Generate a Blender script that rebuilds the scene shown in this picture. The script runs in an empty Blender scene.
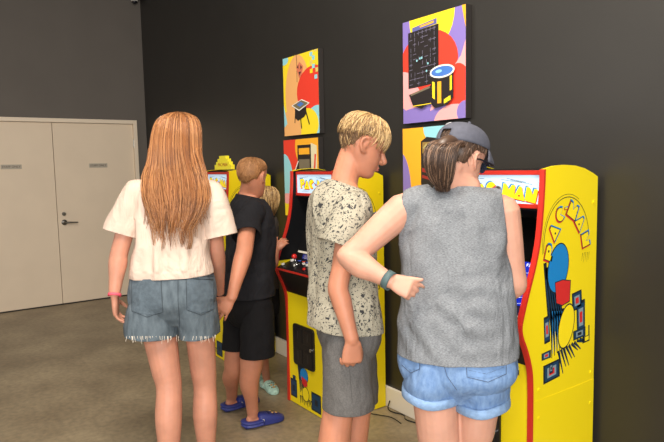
import bpy, bmesh, math, random
from mathutils import Vector, Matrix, noise
from mathutils.bvhtree import BVHTree
random.seed(7)
C = bpy.context.scene.collection
V3 = Vector

# ------------------------------------------------------------------ camera model
FPX = 593.9
CAM = V3((7.5024, -2.4689, 1.58))
CD = V3((-0.81305749, 0.5746635, -0.09327046)).normalized()
CR = V3((0.57859932, 0.81536431, -0.02009638)).normalized()
CU = CR.cross(CD).normalized()

def ray(x, y):
    return CD + CR * ((x - 332) / FPX) - CU * ((y - 221) / FPX)
def at(x, y, dep):
    return CAM + ray(x, y) * dep
def hit(x, y, ax, val):
    r = ray(x, y)
    return CAM + r * ((val - CAM[ax]) / r[ax])
def heading(deg):
    a = math.radians(deg)
    f = V3((math.cos(a), math.sin(a), 0))
    return V3((f.y, -f.x, 0)), f          # right, forward

# ------------------------------------------------------------------ materials
def lin(c):
    c = c / 255.0
    return c / 12.92 if c <= 0.04045 else ((c + 0.055) / 1.055) ** 2.4
def rgb(r, g, b):
    return (lin(r), lin(g), lin(b), 1)
MATS = {}
def mat(name, col, rough=0.6, var=0.0, scale=30, stretch=(1, 1, 1), bump=0.0, bscale=None, metal=0.0,
        spec=0.5, emit=None, estr=0.0, sss=0.0, col2=None, ramp=(0.35, 0.65), detail=3, coat=0.0, wrinkle=0.0):
    if name in MATS: return MATS[name]
    m = bpy.data.materials.new(name); m.use_nodes = True
    nt = m.node_tree; b = nt.nodes['Principled BSDF']
    b.inputs['Base Color'].default_value = col
    b.inputs['Roughness'].default_value = rough
    b.inputs['Metallic'].default_value = metal
    b.inputs['Specular IOR Level'].default_value = spec
    b.inputs['Coat Weight'].default_value = coat
    if sss:
        b.inputs['Subsurface Weight'].default_value = sss
        b.inputs['Subsurface Radius'].default_value = (0.02, 0.008, 0.004)
        b.inputs['Subsurface Scale'].default_value = 0.6
    if emit:
        b.inputs['Emission Color'].default_value = emit
        b.inputs['Emission Strength'].default_value = estr
    if var or col2 or bump:
        tc = nt.nodes.new('ShaderNodeTexCoord'); mp = nt.nodes.new('ShaderNodeMapping')
        mp.inputs['Scale'].default_value = stretch
        nt.links.new(tc.outputs['Object'], mp.inputs['Vector'])
    if var or col2:
        n = nt.nodes.new('ShaderNodeTexNoise'); n.inputs['Scale'].default_value = scale
        n.inputs['Detail'].default_value = detail
        nt.links.new(mp.outputs[0], n.inputs['Vector'])
        r = nt.nodes.new('ShaderNodeValToRGB')
        r.color_ramp.elements[0].position, r.color_ramp.elements[1].position = ramp
        c2 = col2 if col2 else tuple(min(1, c * (1 + var)) for c in col[:3]) + (1,)
        c1 = col if col2 else tuple(c * (1 - var) for c in col[:3]) + (1,)
        r.color_ramp.elements[0].color = c1; r.color_ramp.elements[1].color = c2
        nt.links.new(n.outputs['Fac'], r.inputs[0]); nt.links.new(r.outputs[0], b.inputs['Base Color'])
    if bump:
        n2 = nt.nodes.new('ShaderNodeTexNoise'); n2.inputs['Scale'].default_value = bscale or scale
        n2.inputs['Detail'].default_value = 4
        nt.links.new(mp.outputs[0], n2.inputs['Vector'])
        bp = nt.nodes.new('ShaderNodeBump'); bp.inputs['Strength'].default_value = bump
        bp.inputs['Distance'].default_value = 0.01
        nt.links.new(n2.outputs['Fac'], bp.inputs['Height']); nt.links.new(bp.outputs[0], b.inputs['Normal'])
    if wrinkle:
        tc2 = nt.nodes.new('ShaderNodeTexCoord'); mp2 = nt.nodes.new('ShaderNodeMapping'); mp2.inputs['Scale'].default_value = (1, 1, .55)
        w = nt.nodes.new('ShaderNodeTexNoise'); w.inputs['Scale'].default_value = 9; w.inputs['Detail'].default_value = 3.5; w.inputs['Distortion'].default_value = .9
        nt.links.new(tc2.outputs['Object'], mp2.inputs['Vector']); nt.links.new(mp2.outputs[0], w.inputs['Vector'])
        b2 = nt.nodes.new('ShaderNodeBump'); b2.inputs['Strength'].default_value = wrinkle; b2.inputs['Distance'].default_value = .05
        nt.links.new(w.outputs['Fac'], b2.inputs['Height'])
        if b.inputs['Normal'].is_linked: nt.links.new(b.inputs['Normal'].links[0].from_socket, b2.inputs['Normal'])
        nt.links.new(b2.outputs[0], b.inputs['Normal'])
    MATS[name] = m
    return m

skin_fair = mat('skin_fair', rgb(194, 136, 112), 0.55, var=0.08, scale=14, sss=0.12)
skin_warm = mat('skin_warm', rgb(186, 124, 96), 0.55, var=0.08, scale=14, sss=0.12)
skin_light = mat('skin_light', rgb(202, 150, 128), 0.55, var=0.07, scale=14, sss=0.12)
lip = mat('lip_skin', rgb(190, 105, 95), 0.45)
eye_w = mat('eye_white', rgb(225, 220, 215), 0.2); eye_i = mat('eye_iris', rgb(70, 95, 110), 0.2); eye_p = mat('eye_pupil', rgb(10, 10, 10), 0.1)
hair_red = [mat('hair_auburn', rgb(142, 90, 50), 0.38, var=.1, scale=12), mat('hair_auburn_light', rgb(176, 122, 76), 0.36, var=.1, scale=12), mat('hair_auburn_deep', rgb(106, 64, 34), 0.42, var=.1, scale=12)]
hair_ginger = [mat('hair_sandy', rgb(142, 98, 58), 0.6, var=.15, scale=90), mat('hair_sandy_light', rgb(166, 120, 76), 0.55), mat('hair_sandy_deep', rgb(118, 78, 44), 0.6)]
hair_blond = [mat('hair_blond', rgb(164, 130, 82), 0.45, var=.25, scale=90), mat('hair_blond_light', rgb(214, 182, 130), 0.4), mat('hair_blond_deep', rgb(104, 76, 46), 0.5)]
hair_brown = [mat('hair_brown', rgb(80, 60, 47), 0.4, var=.1, scale=20), mat('hair_brown_light', rgb(136, 108, 88), 0.4), mat('hair_brown_deep', rgb(60, 45, 37), 0.45)]
nape_fuzz = mat('hair_clipped', rgb(104, 78, 52), 0.7, var=.3, scale=200)
cotton = mat('cream_cotton', rgb(214, 192, 176), 0.85, wrinkle=.5, var=.04, scale=8, bump=.12, bscale=260)
black_cloth = mat('black_jersey', rgb(24, 24, 28), 0.9, spec=.25, wrinkle=.5, var=.12, scale=30, bump=.15, bscale=300)
black_short = mat('black_shorts_cloth', rgb(15, 14, 16), 0.9, spec=.2, wrinkle=.4, var=.12, scale=30, bump=.15, bscale=300)
speckle_base = mat('speckled_jersey', rgb(190, 186, 168), 0.85, wrinkle=.5)
heather = mat('heather_grey_jersey', rgb(98, 102, 107), 0.85, wrinkle=.5, col2=rgb(136, 140, 145), scale=150, stretch=(1, 1, 5), ramp=(.36, .64), bump=.15, bscale=160, detail=5)
denim_grey = mat('faded_grey_denim', rgb(76, 88, 97), 0.85, wrinkle=.3, col2=rgb(102, 115, 124), scale=40, stretch=(1, 1, .4), ramp=(.3, .7), bump=.25, bscale=300, detail=6)
denim_dark = mat('grey_denim_seam', rgb(52, 61, 69), 0.85)
denim_pock = mat('grey_denim_pocket', rgb(84, 97, 107), 0.85, var=.14, scale=60, bump=.2, bscale=300)
denim_blue = mat('washed_blue_denim', rgb(90, 122, 168), 0.85, wrinkle=.35, col2=rgb(124, 154, 194), scale=70, stretch=(1, 1, .4), ramp=(.25, .75), bump=.25, bscale=300, detail=6)
denim_bpock = mat('blue_denim_pocket', rgb(104, 136, 180), 0.85, var=.12, scale=60, bump=.2, bscale=300)
denim_cuff = mat('blue_denim_cuff', rgb(128, 158, 196), 0.85, var=.12, scale=60, bump=.2, bscale=300)
stitch = mat('denim_stitching', rgb(70, 84, 104), 0.8)
fray = mat('frayed_thread', rgb(225, 215, 200), 0.9)
grey_twill = mat('grey_shorts_twill', rgb(86, 84, 83), 0.85, wrinkle=.4, col2=rgb(98, 96, 94), scale=200, ramp=(.4, .6), bump=.1, bscale=260)
cap_cloth = mat('slate_cap_cloth', rgb(84, 86, 98), 0.85, var=.08, scale=60, bump=.1, bscale=300)
croc_blue = mat('blue_foam_clog', rgb(42, 52, 122), 0.5)
croc_mint = mat('mint_foam_clog', rgb(170, 205, 190), 0.5, var=.2, scale=60)
clog_dark = mat('clog_hole', rgb(25, 25, 40), 0.8)
clog_charm = mat('clog_charm', rgb(190, 150, 90), 0.5)
band_black = mat('black_band', rgb(20, 20, 22), 0.5); band_pink = mat('pink_band', rgb(235, 90, 110), 0.6)
band_teal = mat('teal_watch_strap', rgb(74, 96, 98), 0.6)
shoe_white = mat('white_shoe', rgb(215, 212, 205), 0.6); shoe_sole = mat('shoe_sole', rgb(235, 232, 226), 0.6)
child_shirt = mat('dark_grey_child_shirt', rgb(58, 54, 52), 0.85, var=.1, scale=40)
glass_dark = mat('sunglass_lens', rgb(45, 60, 80), 0.06, spec=.9, coat=.6); frame_m = mat('glasses_frame', rgb(28, 28, 34), 0.3)

# speckled shirt: black flecks of paint on greige
nt = speckle_base.node_tree; b = nt.nodes['Principled BSDF']
tc = nt.nodes.new('ShaderNodeTexCoord')
def specks(scale, thr, warp):
    n = nt.nodes.new('ShaderNodeTexNoise'); n.inputs['Scale'].default_value = scale; n.inputs['Detail'].default_value = 2.2
    n.inputs['Distortion'].default_value = warp
    nt.links.new(tc.outputs['Object'], n.inputs['Vector'])
    r = nt.nodes.new('ShaderNodeValToRGB'); r.color_ramp.elements[0].position = thr; r.color_ramp.elements[1].position = thr + .02
    nt.links.new(n.outputs['Fac'], r.inputs[0]); return r
a1 = specks(125, .59, .8); a2 = specks(60, .615, .6)
mx = nt.nodes.new('ShaderNodeMath'); mx.operation = 'MAXIMUM'
nt.links.new(a1.outputs[0], mx.inputs[0]); nt.links.new(a2.outputs[0], mx.inputs[1])
mc = nt.nodes.new('ShaderNodeMix'); mc.data_type = 'RGBA'
mc.inputs[6].default_value = rgb(164, 158, 140); mc.inputs[7].default_value = rgb(46, 46, 48)
nt.links.new(mx.outputs[0], mc.inputs[0]); nt.links.new(mc.outputs[2], b.inputs['Base Color'])

# ------------------------------------------------------------------ object helpers
def tag(o, label=None, cat=None, group=None, kind=None):
    if label: o['label'] = label
    if cat: o['category'] = cat
    if group: o['group'] = group
    if kind: o['kind'] = kind
    return o
def empty(name, loc, label=None, cat=None, group=None):
    o = bpy.data.objects.new(name, None); C.objects.link(o); o.location = loc; o.empty_display_size = .1
    return tag(o, label, cat, group)
def link_bm(name, bm, mats, parent=None, smooth=False, world=True):
    if world and parent is not None:
        off = V3((0, 0, 0)); q = parent
        while q is not None: off += q.location; q = q.parent
        bmesh.ops.translate(bm, verts=bm.verts, vec=-off)
    me = bpy.data.meshes.new(name); bm.to_mesh(me); bm.free()
    for m in (mats if isinstance(mats, (list, tuple)) else [mats]): me.materials.append(m)
    if smooth:
        for p in me.polygons: p.use_smooth = True
    o = bpy.data.objects.new(name, me); C.objects.link(o)
    if parent is not None: o.parent = parent
    return o
def box(bm, a, b, mi=0, bev=0):
    a = V3(a); b = V3(b)
    r = bmesh.ops.create_cube(bm, size=1, matrix=Matrix.Translation((a + b) / 2) @ Matrix.Diagonal((abs(b.x - a.x), abs(b.y - a.y), abs(b.z - a.z), 1)))
    fs = {f for v in r['verts'] for f in v.link_faces}
    for f in fs: f.material_index = mi
    if bev:
        es = list({e for v in r['verts'] for e in v.link_edges})
        q = bmesh.ops.bevel(bm, geom=es, offset=bev, segments=2, affect='EDGES', profile=.5)
        for f in q['faces']: f.material_index = mi
def poly(bm, pts, mi=0):
    try:
        f = bm.faces.new([bm.verts.new(p) for p in pts]); f.material_index = mi; return f
    except ValueError: return None
def extrude(bm, pts, vec, mi=0):
    vec = V3(vec); n = len(pts)
    a = [bm.verts.new(V3(p)) for p in pts]; b = [bm.verts.new(V3(p) + vec) for p in pts]
    fs = [bm.faces.new(a), bm.faces.new(b[::-1])]
    for i in range(n): fs.append(bm.faces.new((a[i], b[i], b[(i + 1) % n], a[(i + 1) % n])))
    for f in fs: f.material_index = mi
def cyl(bm, c, axis, r, h, n=20, mi=0, r2=None):
    axis = V3(axis).normalized(); q = V3((0, 0, 1)).rotation_difference(axis).to_matrix().to_4x4()
    m = Matrix.Translation(V3(c) + axis * h / 2) @ q
    d = bmesh.ops.create_cone(bm, cap_ends=True, segments=n, radius1=r, radius2=r if r2 is None else r2, depth=h, matrix=m)
    for f in {f for v in d['verts'] for f in v.link_faces}: f.material_index = mi
def ball(bm, c, r, mi=0, mtx=None, u=16, v=10):
    m = Matrix.Translation(V3(c)) @ (mtx if mtx is not None else Matrix.Identity(4)) @ Matrix.Diagonal((r if not isinstance(r, tuple) else r[0], r if not isinstance(r, tuple) else r[1], r if not isinstance(r, tuple) else r[2], 1))
    d = bmesh.ops.create_uvsphere(bm, u_segments=u, v_segments=v, radius=1, matrix=m)
    for f in {f for w in d['verts'] for f in w.link_faces}: f.material_index = mi

def cr(p0, p1, p2, p3, t):
    return 0.5 * ((2 * p1) + (-p0 + p2) * t + (2 * p0 - 5 * p1 + 4 * p2 - p3) * t * t + (-p0 + 3 * p1 - 3 * p2 + p3) * t ** 3)
def smooth_list(L, sub):
    out = []
    n = len(L)
    for i in range(n - 1):
        for k in range(sub):
            out.append(cr(L[max(i - 1, 0)], L[i], L[i + 1], L[min(i + 2, n - 1)], k / sub))
    out.append(L[-1]); return out

def add_rings(bm, R, n=20, sub=4, power=2.0, dome=.5, mi=0, caps=True):
    cs = smooth_list([V3(r[0]) for r in R], sub); us = smooth_list([V3(r[1]) for r in R], sub); vs = smooth_list([V3(r[2]) for r in R], sub)
    rows = []
    for c, u, v in zip(cs, us, vs):
        row = []
        for k in range(n):
            a = 2 * math.pi * k / n; ca, sa = math.cos(a), math.sin(a)
            x = math.copysign(abs(ca) ** (2 / power), ca); y = math.copysign(abs(sa) ** (2 / power), sa)
            row.append(bm.verts.new(c + u * x + v * y))
        rows.append(row)
    for r0, r1 in zip(rows, rows[1:]):
        for k in range(n):
            f = bm.faces.new((r0[k], r0[(k + 1) % n], r1[(k + 1) % n], r1[k])); f.material_index = mi
    if caps:
        for row, c, o, u, v in ((rows[0], cs[0], cs[1], us[0], vs[0]), (rows[-1], cs[-1], cs[-2], us[-1], vs[-1])):
            d = (c - o)
            d = d.normalized() if d.length > 1e-7 else V3((0, 0, 1))
            m = min(u.length, v.length) * dome
            mid = [bm.verts.new(c + (w.co - c) * .7 + d * m * .72) for w in row]
            top = bm.verts.new(c + d * m)
            for k in range(n):
                bm.faces.new((row[k], row[(k + 1) % n], mid[(k + 1) % n], mid[k])).material_index = mi
                bm.faces.new((mid[k], mid[(k + 1) % n], top)).material_index = mi
def add_tube(bm, pts, rad, n=12, sub=4, dome=.9, mi=0, ell=None, side=None, caps=True):
    pts = [V3(p) for p in pts]
    if not isinstance(rad, (list, tuple)): rad = [rad] * len(pts)
    R = []; ref = side
    for i, p in enumerate(pts):
        t = (pts[min(i + 1, len(pts) - 1)] - pts[max(i - 1, 0)]).normalized()
        if ref is None: ref = V3((0, 0, 1)) if abs(t.z) < .8 else V3((1, 0, 0))
        u = (ref - t * ref.dot(t)).normalized(); v = t.cross(u); ref = u
        e = 1 if ell is None else ell[i]
        R.append((p, u * rad[i], v * rad[i] * e))
    add_rings(bm, R, n=n, sub=sub, dome=dome, mi=mi, caps=caps)

def remesh(bm, voxel, smooth=2, factor=.5):
    bmesh.ops.recalc_face_normals(bm, faces=bm.faces)
    me = bpy.data.meshes.new('t'); bm.to_mesh(me); bm.free()
    ob = bpy.data.objects.new('t', me); C.objects.link(ob)
    m = ob.modifiers.new('r', 'REMESH'); m.mode = 'VOXEL'; m.voxel_size = voxel
    if smooth:
        s = ob.modifiers.new('s', 'SMOOTH'); s.factor = factor; s.iterations = smooth
    dg = bpy.context.evaluated_depsgraph_get()
    me2 = bpy.data.meshes.new_from_object(ob.evaluated_get(dg))
    out = bmesh.new(); out.from_mesh(me2)
    bpy.data.objects.remove(ob); bpy.data.meshes.remove(me); bpy.data.meshes.remove(me2)
    return out
def folds(bm, amp, fx=14, fz=5, seed=0, bias=.35, creases=()):
    """cloth folds: displaced along the normal; creases = (point, direction, spread, length, amp) wave trains"""
    bm.normal_update()
    off = V3((seed * 7.3, seed * 3.1, seed * 1.7))
    D = []
    for v in bm.verts:
        p = v.co
        q = V3((p.x * fx, p.y * fx, p.z * fz)) + off
        a = noise.noise(q); b2 = noise.noise(V3((p.x * fx * 1.1, p.y * fx * 1.1, p.z * fx * 1.5)) + off * 2)
        h = (1 - abs(a) * 2.2) * .6 + b2 * .5
        d = amp * (h + bias)
        for (c, dr, sp, ln, am) in creases:
            w = p - c; al = w.dot(dr); pe = (w - dr * al).length
            if al > -.02:
                d += am * math.cos(pe * sp) * math.exp(-(al / ln) ** 2) * math.exp(-(pe / ln) ** 2)
        D.append(d)
    for v, d in zip(bm.verts, D): v.co += v.normal * max(d, -.35 * amp)
def cut(bm, p, n, rad=10.0):
    """open a garment: remove what lies beyond the plane, near p only"""
    p = V3(p); n = V3(n).normalized()
    fs = [f for f in bm.faces if (f.calc_center_median() - p).length < rad]
    g = set(fs)
    for f in fs: g.update(f.edges); g.update(f.verts)
    bmesh.ops.bisect_plane(bm, geom=list(g), plane_co=p, plane_no=n, clear_outer=True)
def merge(a, b2):
    me = bpy.data.meshes.new('m'); b2.to_mesh(me); b2.free(); a.from_mesh(me); bpy.data.meshes.remove(me); return a
def piece(pts, rads, hem, nrm, amp=.008, seed=0, n=22, ell=None, side=None, fx=10, fz=4, creases=()):
    """an open tube of cloth (sleeve or trouser leg) ending in a clean hem"""
    b2 = bmesh.new(); add_tube(b2, pts, rads, n=n, ell=ell, side=side)
    b2 = remesh(b2, .0062, 2); folds(b2, amp, fx=fx, fz=fz, seed=seed, bias=.1, creases=creases); cut(b2, hem, nrm, 10)
    return b2
def garment(name, bm, m, root, thick=.004):
    bm2 = bm
    loose = [v for v in bm2.verts if not v.link_faces]
    bmesh.ops.delete(bm2, geom=loose, context='VERTS')
    o = link_bm(name, bm2, m, root, smooth=True)
    s = o.modifiers.new('thickness', 'SOLIDIFY'); s.thickness = thick; s.offset = -1
    return o
def bvh_of(o):
    me = o.data; off = V3((0, 0, 0)); q = o
    while q is not None: off += q.location; q = q.parent
    return BVHTree.FromPolygons([v.co + off for v in me.vertices], [tuple(p.vertices) for p in me.polygons])
def on_surf(bvh, x, y, off=.002):
    r = ray(x, y).normalized(); h = bvh.ray_cast(CAM, r)
    if h[0] is None: return None
    n = h[1] if h[1].dot(r) < 0 else -h[1]
    return h[0] + n * off
def seam(bm, bvh, pts, r=.0012, mi=0, steps=8):
    out = []
    for (a, b2) in zip(pts, pts[1:]):
        for k in range(steps):
            t = k / steps; q = on_surf(bvh, a[0] + (b2[0] - a[0]) * t, a[1] + (b2[1] - a[1]) * t, .0012)
            if q is not None: out.append(q)
    q = on_surf(bvh, pts[-1][0], pts[-1][1], .0012)
    if q is not None: out.append(q)
    if len(out) > 2: add_tube(bm, out, r, n=5, sub=1, mi=mi)
def patch(bm, bvh, q4, mi=0, off=.003, k=9):
    g = []
    for i in range(k):
        row = []
        for j in range(k):
            s, t = i / (k - 1), j / (k - 1)
            x = (q4[0][0] * (1 - s) + q4[1][0] * s) * (1 - t) + (q4[3][0] * (1 - s) + q4[2][0] * s) * t
            y = (q4[0][1] * (1 - s) + q4[1][1] * s) * (1 - t) + (q4[3][1] * (1 - s) + q4[2][1] * s) * t
            y += 3.2 * (1 - abs(2 * s - 1)) * t
            p = on_surf(bvh, x, y, off); row.append(bm.verts.new(p) if p is not None else None)
        g.append(row)
    for i in range(k - 1):
        for j in range(k - 1):
            w = (g[i][j], g[i + 1][j], g[i + 1][j + 1], g[i][j + 1])
            if all(w): bm.faces.new(w).material_index = mi

# ------------------------------------------------------------------ head, hair, hands, feet
ROWS = [(-.118, .050, .010, .014), (-.111, .072, -.005, .032), (-.094, .083, -.020, .045), (-.070, .083, -.040, .055), (-.045, .085, -.064, .063),
        (-.020, .083, -.084, .068), (.002, .080, -.095, .0715), (.025, .087, -.101, .074), (.050, .088, -.102, .0755), (.075, .077, -.094, .070),
        (.095, .055, -.076, .055), (.107, .028, -.050, .034), (.112, -.005, -.018, .004)]
def hrow(u):
    u = max(0, min(len(ROWS) - 1, u)); i = min(int(u), len(ROWS) - 2); t = u - i
    g = lambda k: V3(ROWS[max(0, min(len(ROWS) - 1, k))][:3]); h = lambda k: ROWS[max(0, min(len(ROWS) - 1, k))][3]
    a = cr(g(i - 1), g(i), g(i + 1), g(i + 2), t); w = cr(h(i - 1), h(i), h(i + 1), h(i + 2), t)
    return a.x, a.y, a.z, max(w, .002)
def hpt(th, u, off=0.0):
    """th 0 = front, +90 deg = person's right"""
    z, f, bk, w = hrow(u); s, c = math.sin(th), math.cos(th); p = 2.25
    x = w * math.copysign(abs(s) ** (2 / p), s)
    y = (f + bk) / 2 + (f - bk) / 2 * math.copysign(abs(c) ** (2 / p), c)
    q = V3((x, y, z))
    if off:
        nrm = V3((x, y + .008, z * .9)).normalized(); q += nrm * off
    return q
def head_matrix(c, yaw, pitch=0, roll=0, s=1.0):
    R, F = heading(yaw)
    b3 = Matrix((R, F, V3((0, 0, 1)))).transposed()
    m = b3 @ Matrix.Rotation(math.radians(-pitch), 3, 'X') @ Matrix.Rotation(math.radians(roll), 3, 'Y')
    return Matrix.Translation(c) @ m.to_4x4() @ Matrix.Scale(s, 4)
def add_head(bm, M):
    n = 40; rows = []
    K = 48
    for k in range(K + 1):
        u = 12 * k / K
        row = []
        for j in range(n):
            th = 2 * math.pi * j / n; q = hpt(th, u)
            if q.y > 0:
                for sx in (-1, 1):
                    d2 = ((q.x - sx * .031) / .017) ** 2 + ((q.z - .003) / .012) ** 2
                    q.y -= .008 * math.exp(-d2)
                q.y -= .004 * math.exp(-((q.z + .080) / .007) ** 2 - (q.x / .03) ** 2)
            row.append(bm.verts.new(M @ q))
        rows.append(row)
    for a, b2 in zip(rows, rows[1:]):
        for j in range(n): bm.faces.new((a[j], a[(j + 1) % n], b2[(j + 1) % n], b2[j]))
    bm.faces.new(rows[0]); bm.faces.new(rows[-1][::-1])
    s = M.to_scale().x
    def L(x, y, z): return M @ V3((x, y, z))
    add_tube(bm, [L(0, .078, .012), L(0, .092, -.010), L(0, .105, -.028), L(0, .095, -.040)], [.008 * s, .0095 * s, .0110 * s, .008 * s], n=12)
    for sx in (-1, 1):
        ball(bm, L(sx * .011, .089, -.034), .0085 * s)
        ball(bm, L(sx * .031, .0595, .0045), .0128 * s)                    # closed-down lids around the eye
        R3 = M.to_3x3().normalized().to_4x4()
        # ear: rim, lobe, bowl
        add_tube(bm, [L(sx * .070, .010, -.024), L(sx * .078, -.004, -.022), L(sx * .083, -.018, 0), L(sx * .084, -.016, .022), L(sx * .080, .000, .030), L(sx * .074, .010, .018), L(sx * .071, .010, 0)],
                 [.005 * s, .006 * s, .006 * s, .006 * s, .0055 * s, .005 * s, .004 * s], n=8)
        ball(bm, L(sx * .074, -.004, .002), (.006 * s, .013 * s, .024 * s), mtx=R3)
        ball(bm, L(sx * .073, .003, -.024), (.005 * s, .008 * s, .009 * s), mtx=R3)
    add_tube(bm, [L(-.022, .074, -.060), L(-.010, .086, -.058), L(0, .0885, -.059), L(.010, .086, -.058), L(.022, .074, -.060)], [.003 * s, .0055 * s, .0055 * s, .0055 * s, .003 * s], n=8)
    add_tube(bm, [L(-.020, .073, -.066), L(-.009, .084, -.069), L(.009, .084, -.069), L(.020, .073, -.066)], [.003 * s, .006 * s, .006 * s, .003 * s], n=8)
def face_parts(M, root, brow_m):
    s = M.to_scale().x
    for sx in (-1, 1):
        bm = bmesh.new(); c = V3((sx * .031, .0575, .0))
        ball(bm, c, .0123, u=20, v=14)
        fw = V3((0, .85, -.45)).normalized()
        for f in bm.faces:
            d = (f.calc_center_median() - c).normalized().dot(fw)
            f.material_index = 2 if d > .955 else 1 if d > .86 else 0
        bmesh.ops.transform(bm, matrix=M, verts=bm.verts)
        link_bm('eye', bm, [eye_w, eye_i, eye_p], root, True)
        bm = bmesh.new()
        add_tube(bm, [M @ V3((sx * .014, .088, .019)), M @ V3((sx * .030, .087, .026)), M @ V3((sx * .048, .074, .021))], [.0025 * s, .003 * s, .0015 * s], n=6)
        link_bm('eyebrow', bm, brow_m, root, True)
    bm = bmesh.new()
    for z, r in ((-.0595, .0035), (-.0675, .004)):
        add_tube(bm, [M @ V3((-.018, .079, -.062)), M @ V3((-.008, .0895, z)), M @ V3((.008, .0895, z)), M @ V3((.018, .079, -.062))], [.001 * s, r * s, r * s, .001 * s], n=8)
    link_bm('lips', bm, lip, root, True)

def hairline(front=9.2, temple=7.6, ear=7.4, behind=5.2, nape=3.9):
    K = [(0, front), (45, front - .2), (68, temple), (92, ear), (118, behind), (180, nape)]
    def f(th):
        d = abs(math.degrees(math.atan2(math.sin(th), math.cos(th))))
        for (a, x), (b2, y) in zip(K, K[1:]):
            if d <= b2: t = (d - a) / (b2 - a); t = t * t * (3 - 2 * t); return x + (y - x) * t
        return nape
    return f
def strand(bm, pts, r0, r1, mi, n=4):
    k = len(pts) - 1; prev = None
    for i, p in enumerate(pts):
        t = (pts[min(i + 1, k)] - pts[max(i - 1, 0)])
        if t.length < 1e-8: t = V3((0, 0, -1))
        t.normalize(); ref = V3((.3, .5, .8)) if abs(t.z) < .7 else V3((.9, .4, 0))
        u = (ref - t * ref.dot(t)).normalized(); v = t.cross(u); r = r0 + (r1 - r0) * i / k
        row = [bm.verts.new(p + (u * math.cos(2 * math.pi * j / n) + v * math.sin(2 * math.pi * j / n)) * r) for j in range(n)]
        if prev:
            for j in range(n): bm.faces.new((prev[j], prev[(j + 1) % n], row[(j + 1) % n], row[j])).material_index = mi
        else: bm.faces.new(row[::-1]).material_index = mi
        prev = row
    bm.faces.new(prev).material_index = mi
def pick(w=(.55, .25, .2)):
    x = random.random(); return 0 if x < w[0] else 1 if x < w[0] + w[1] else 2
def short_hair(M, root, mats, line, thick=.012, count=900, length=2.4, weights=(.5, .3, .2), r=.0016, lift=.004, fringe=None, low_mi=None, low_u=6, under=None):
    bm = bmesh.new(); n = 64; K = 16; rows = []
    for k in range(K + 1):
        row = []
        for j in range(n):
            th = 2 * math.pi * j / n; u0 = line(th); u = u0 + (12 - u0) * k / K
            e = thick * min(1, .12 + k / 3.2) * (.35 if under and abs(math.degrees(math.atan2(math.sin(th), math.cos(th)))) > 78 and u < under else 1) * (1 + .22 * noise.noise(V3((math.sin(th) * 4, math.cos(th) * 4, u * .6))))
            row.append(bm.verts.new(M @ hpt(th, u, e)))
        rows.append(row)
    for k in range(K):
        for j in range(n):
            f = bm.faces.new((rows[k][j], rows[k][(j + 1) % n], rows[k + 1][(j + 1) % n], rows[k + 1][j]))
            f.material_index = 0
            if low_mi is not None and line(0) and k < K * .3 and abs(math.degrees(math.atan2(math.sin(2 * math.pi * j / n), math.cos(2 * math.pi * j / n)))) > 80: f.material_index = low_mi
    inner = [bm.verts.new(M @ hpt(2 * math.pi * j / n, line(2 * math.pi * j / n), -.004)) for j in range(n)]
    for j in range(n): bm.faces.new((inner[j], inner[(j + 1) % n], rows[0][(j + 1) % n], rows[0][j]))
    bm.faces.new(rows[-1][::-1])
    for i in range(count):
        th = random.uniform(-math.pi, math.pi); u0 = line(th)
        us = random.uniform(u0 + .5, 12) if random.random() < .6 else random.uniform(9.5, 12)
        ln = length * random.uniform(.6, 1.2); ue = max(us - ln, u0 - .15)
        d = random.uniform(-.25, .25); pts = []
        deg = abs(math.degrees(th))
        if fringe and deg < 75 and us > 8.5:
            ue = us - ln - fringe * (1 - deg / 75) * random.uniform(.7, 1.15); ue = max(ue, 6.0)
        if under and deg > 78 and us > under: ue = max(ue, under - random.uniform(-.3, .5))
        lf = lift * random.uniform(.3, 1.3)
        for k in range(7):
            t = k / 6; u = us + (ue - us) * t
            kk = max(0, (u - u0)); e = thick * min(1, .25 + kk / 2.2) + lf * math.sin(math.pi * min(1, t * .8 + .1))
            if under and deg > 78 and us < under: e *= .4
            if u < u0: e = max(e, thick * .7)
            pts.append(M @ hpt(th + d * t, u, e))
        mi = pick(weights)
        if low_mi is not None and us < low_u + 1.5 and deg > 80: mi = low_mi if random.random() < .75 else mi
        strand(bm, pts, r, r * .35, mi)
    return link_bm('hair', bm, mats, root, True)

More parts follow.
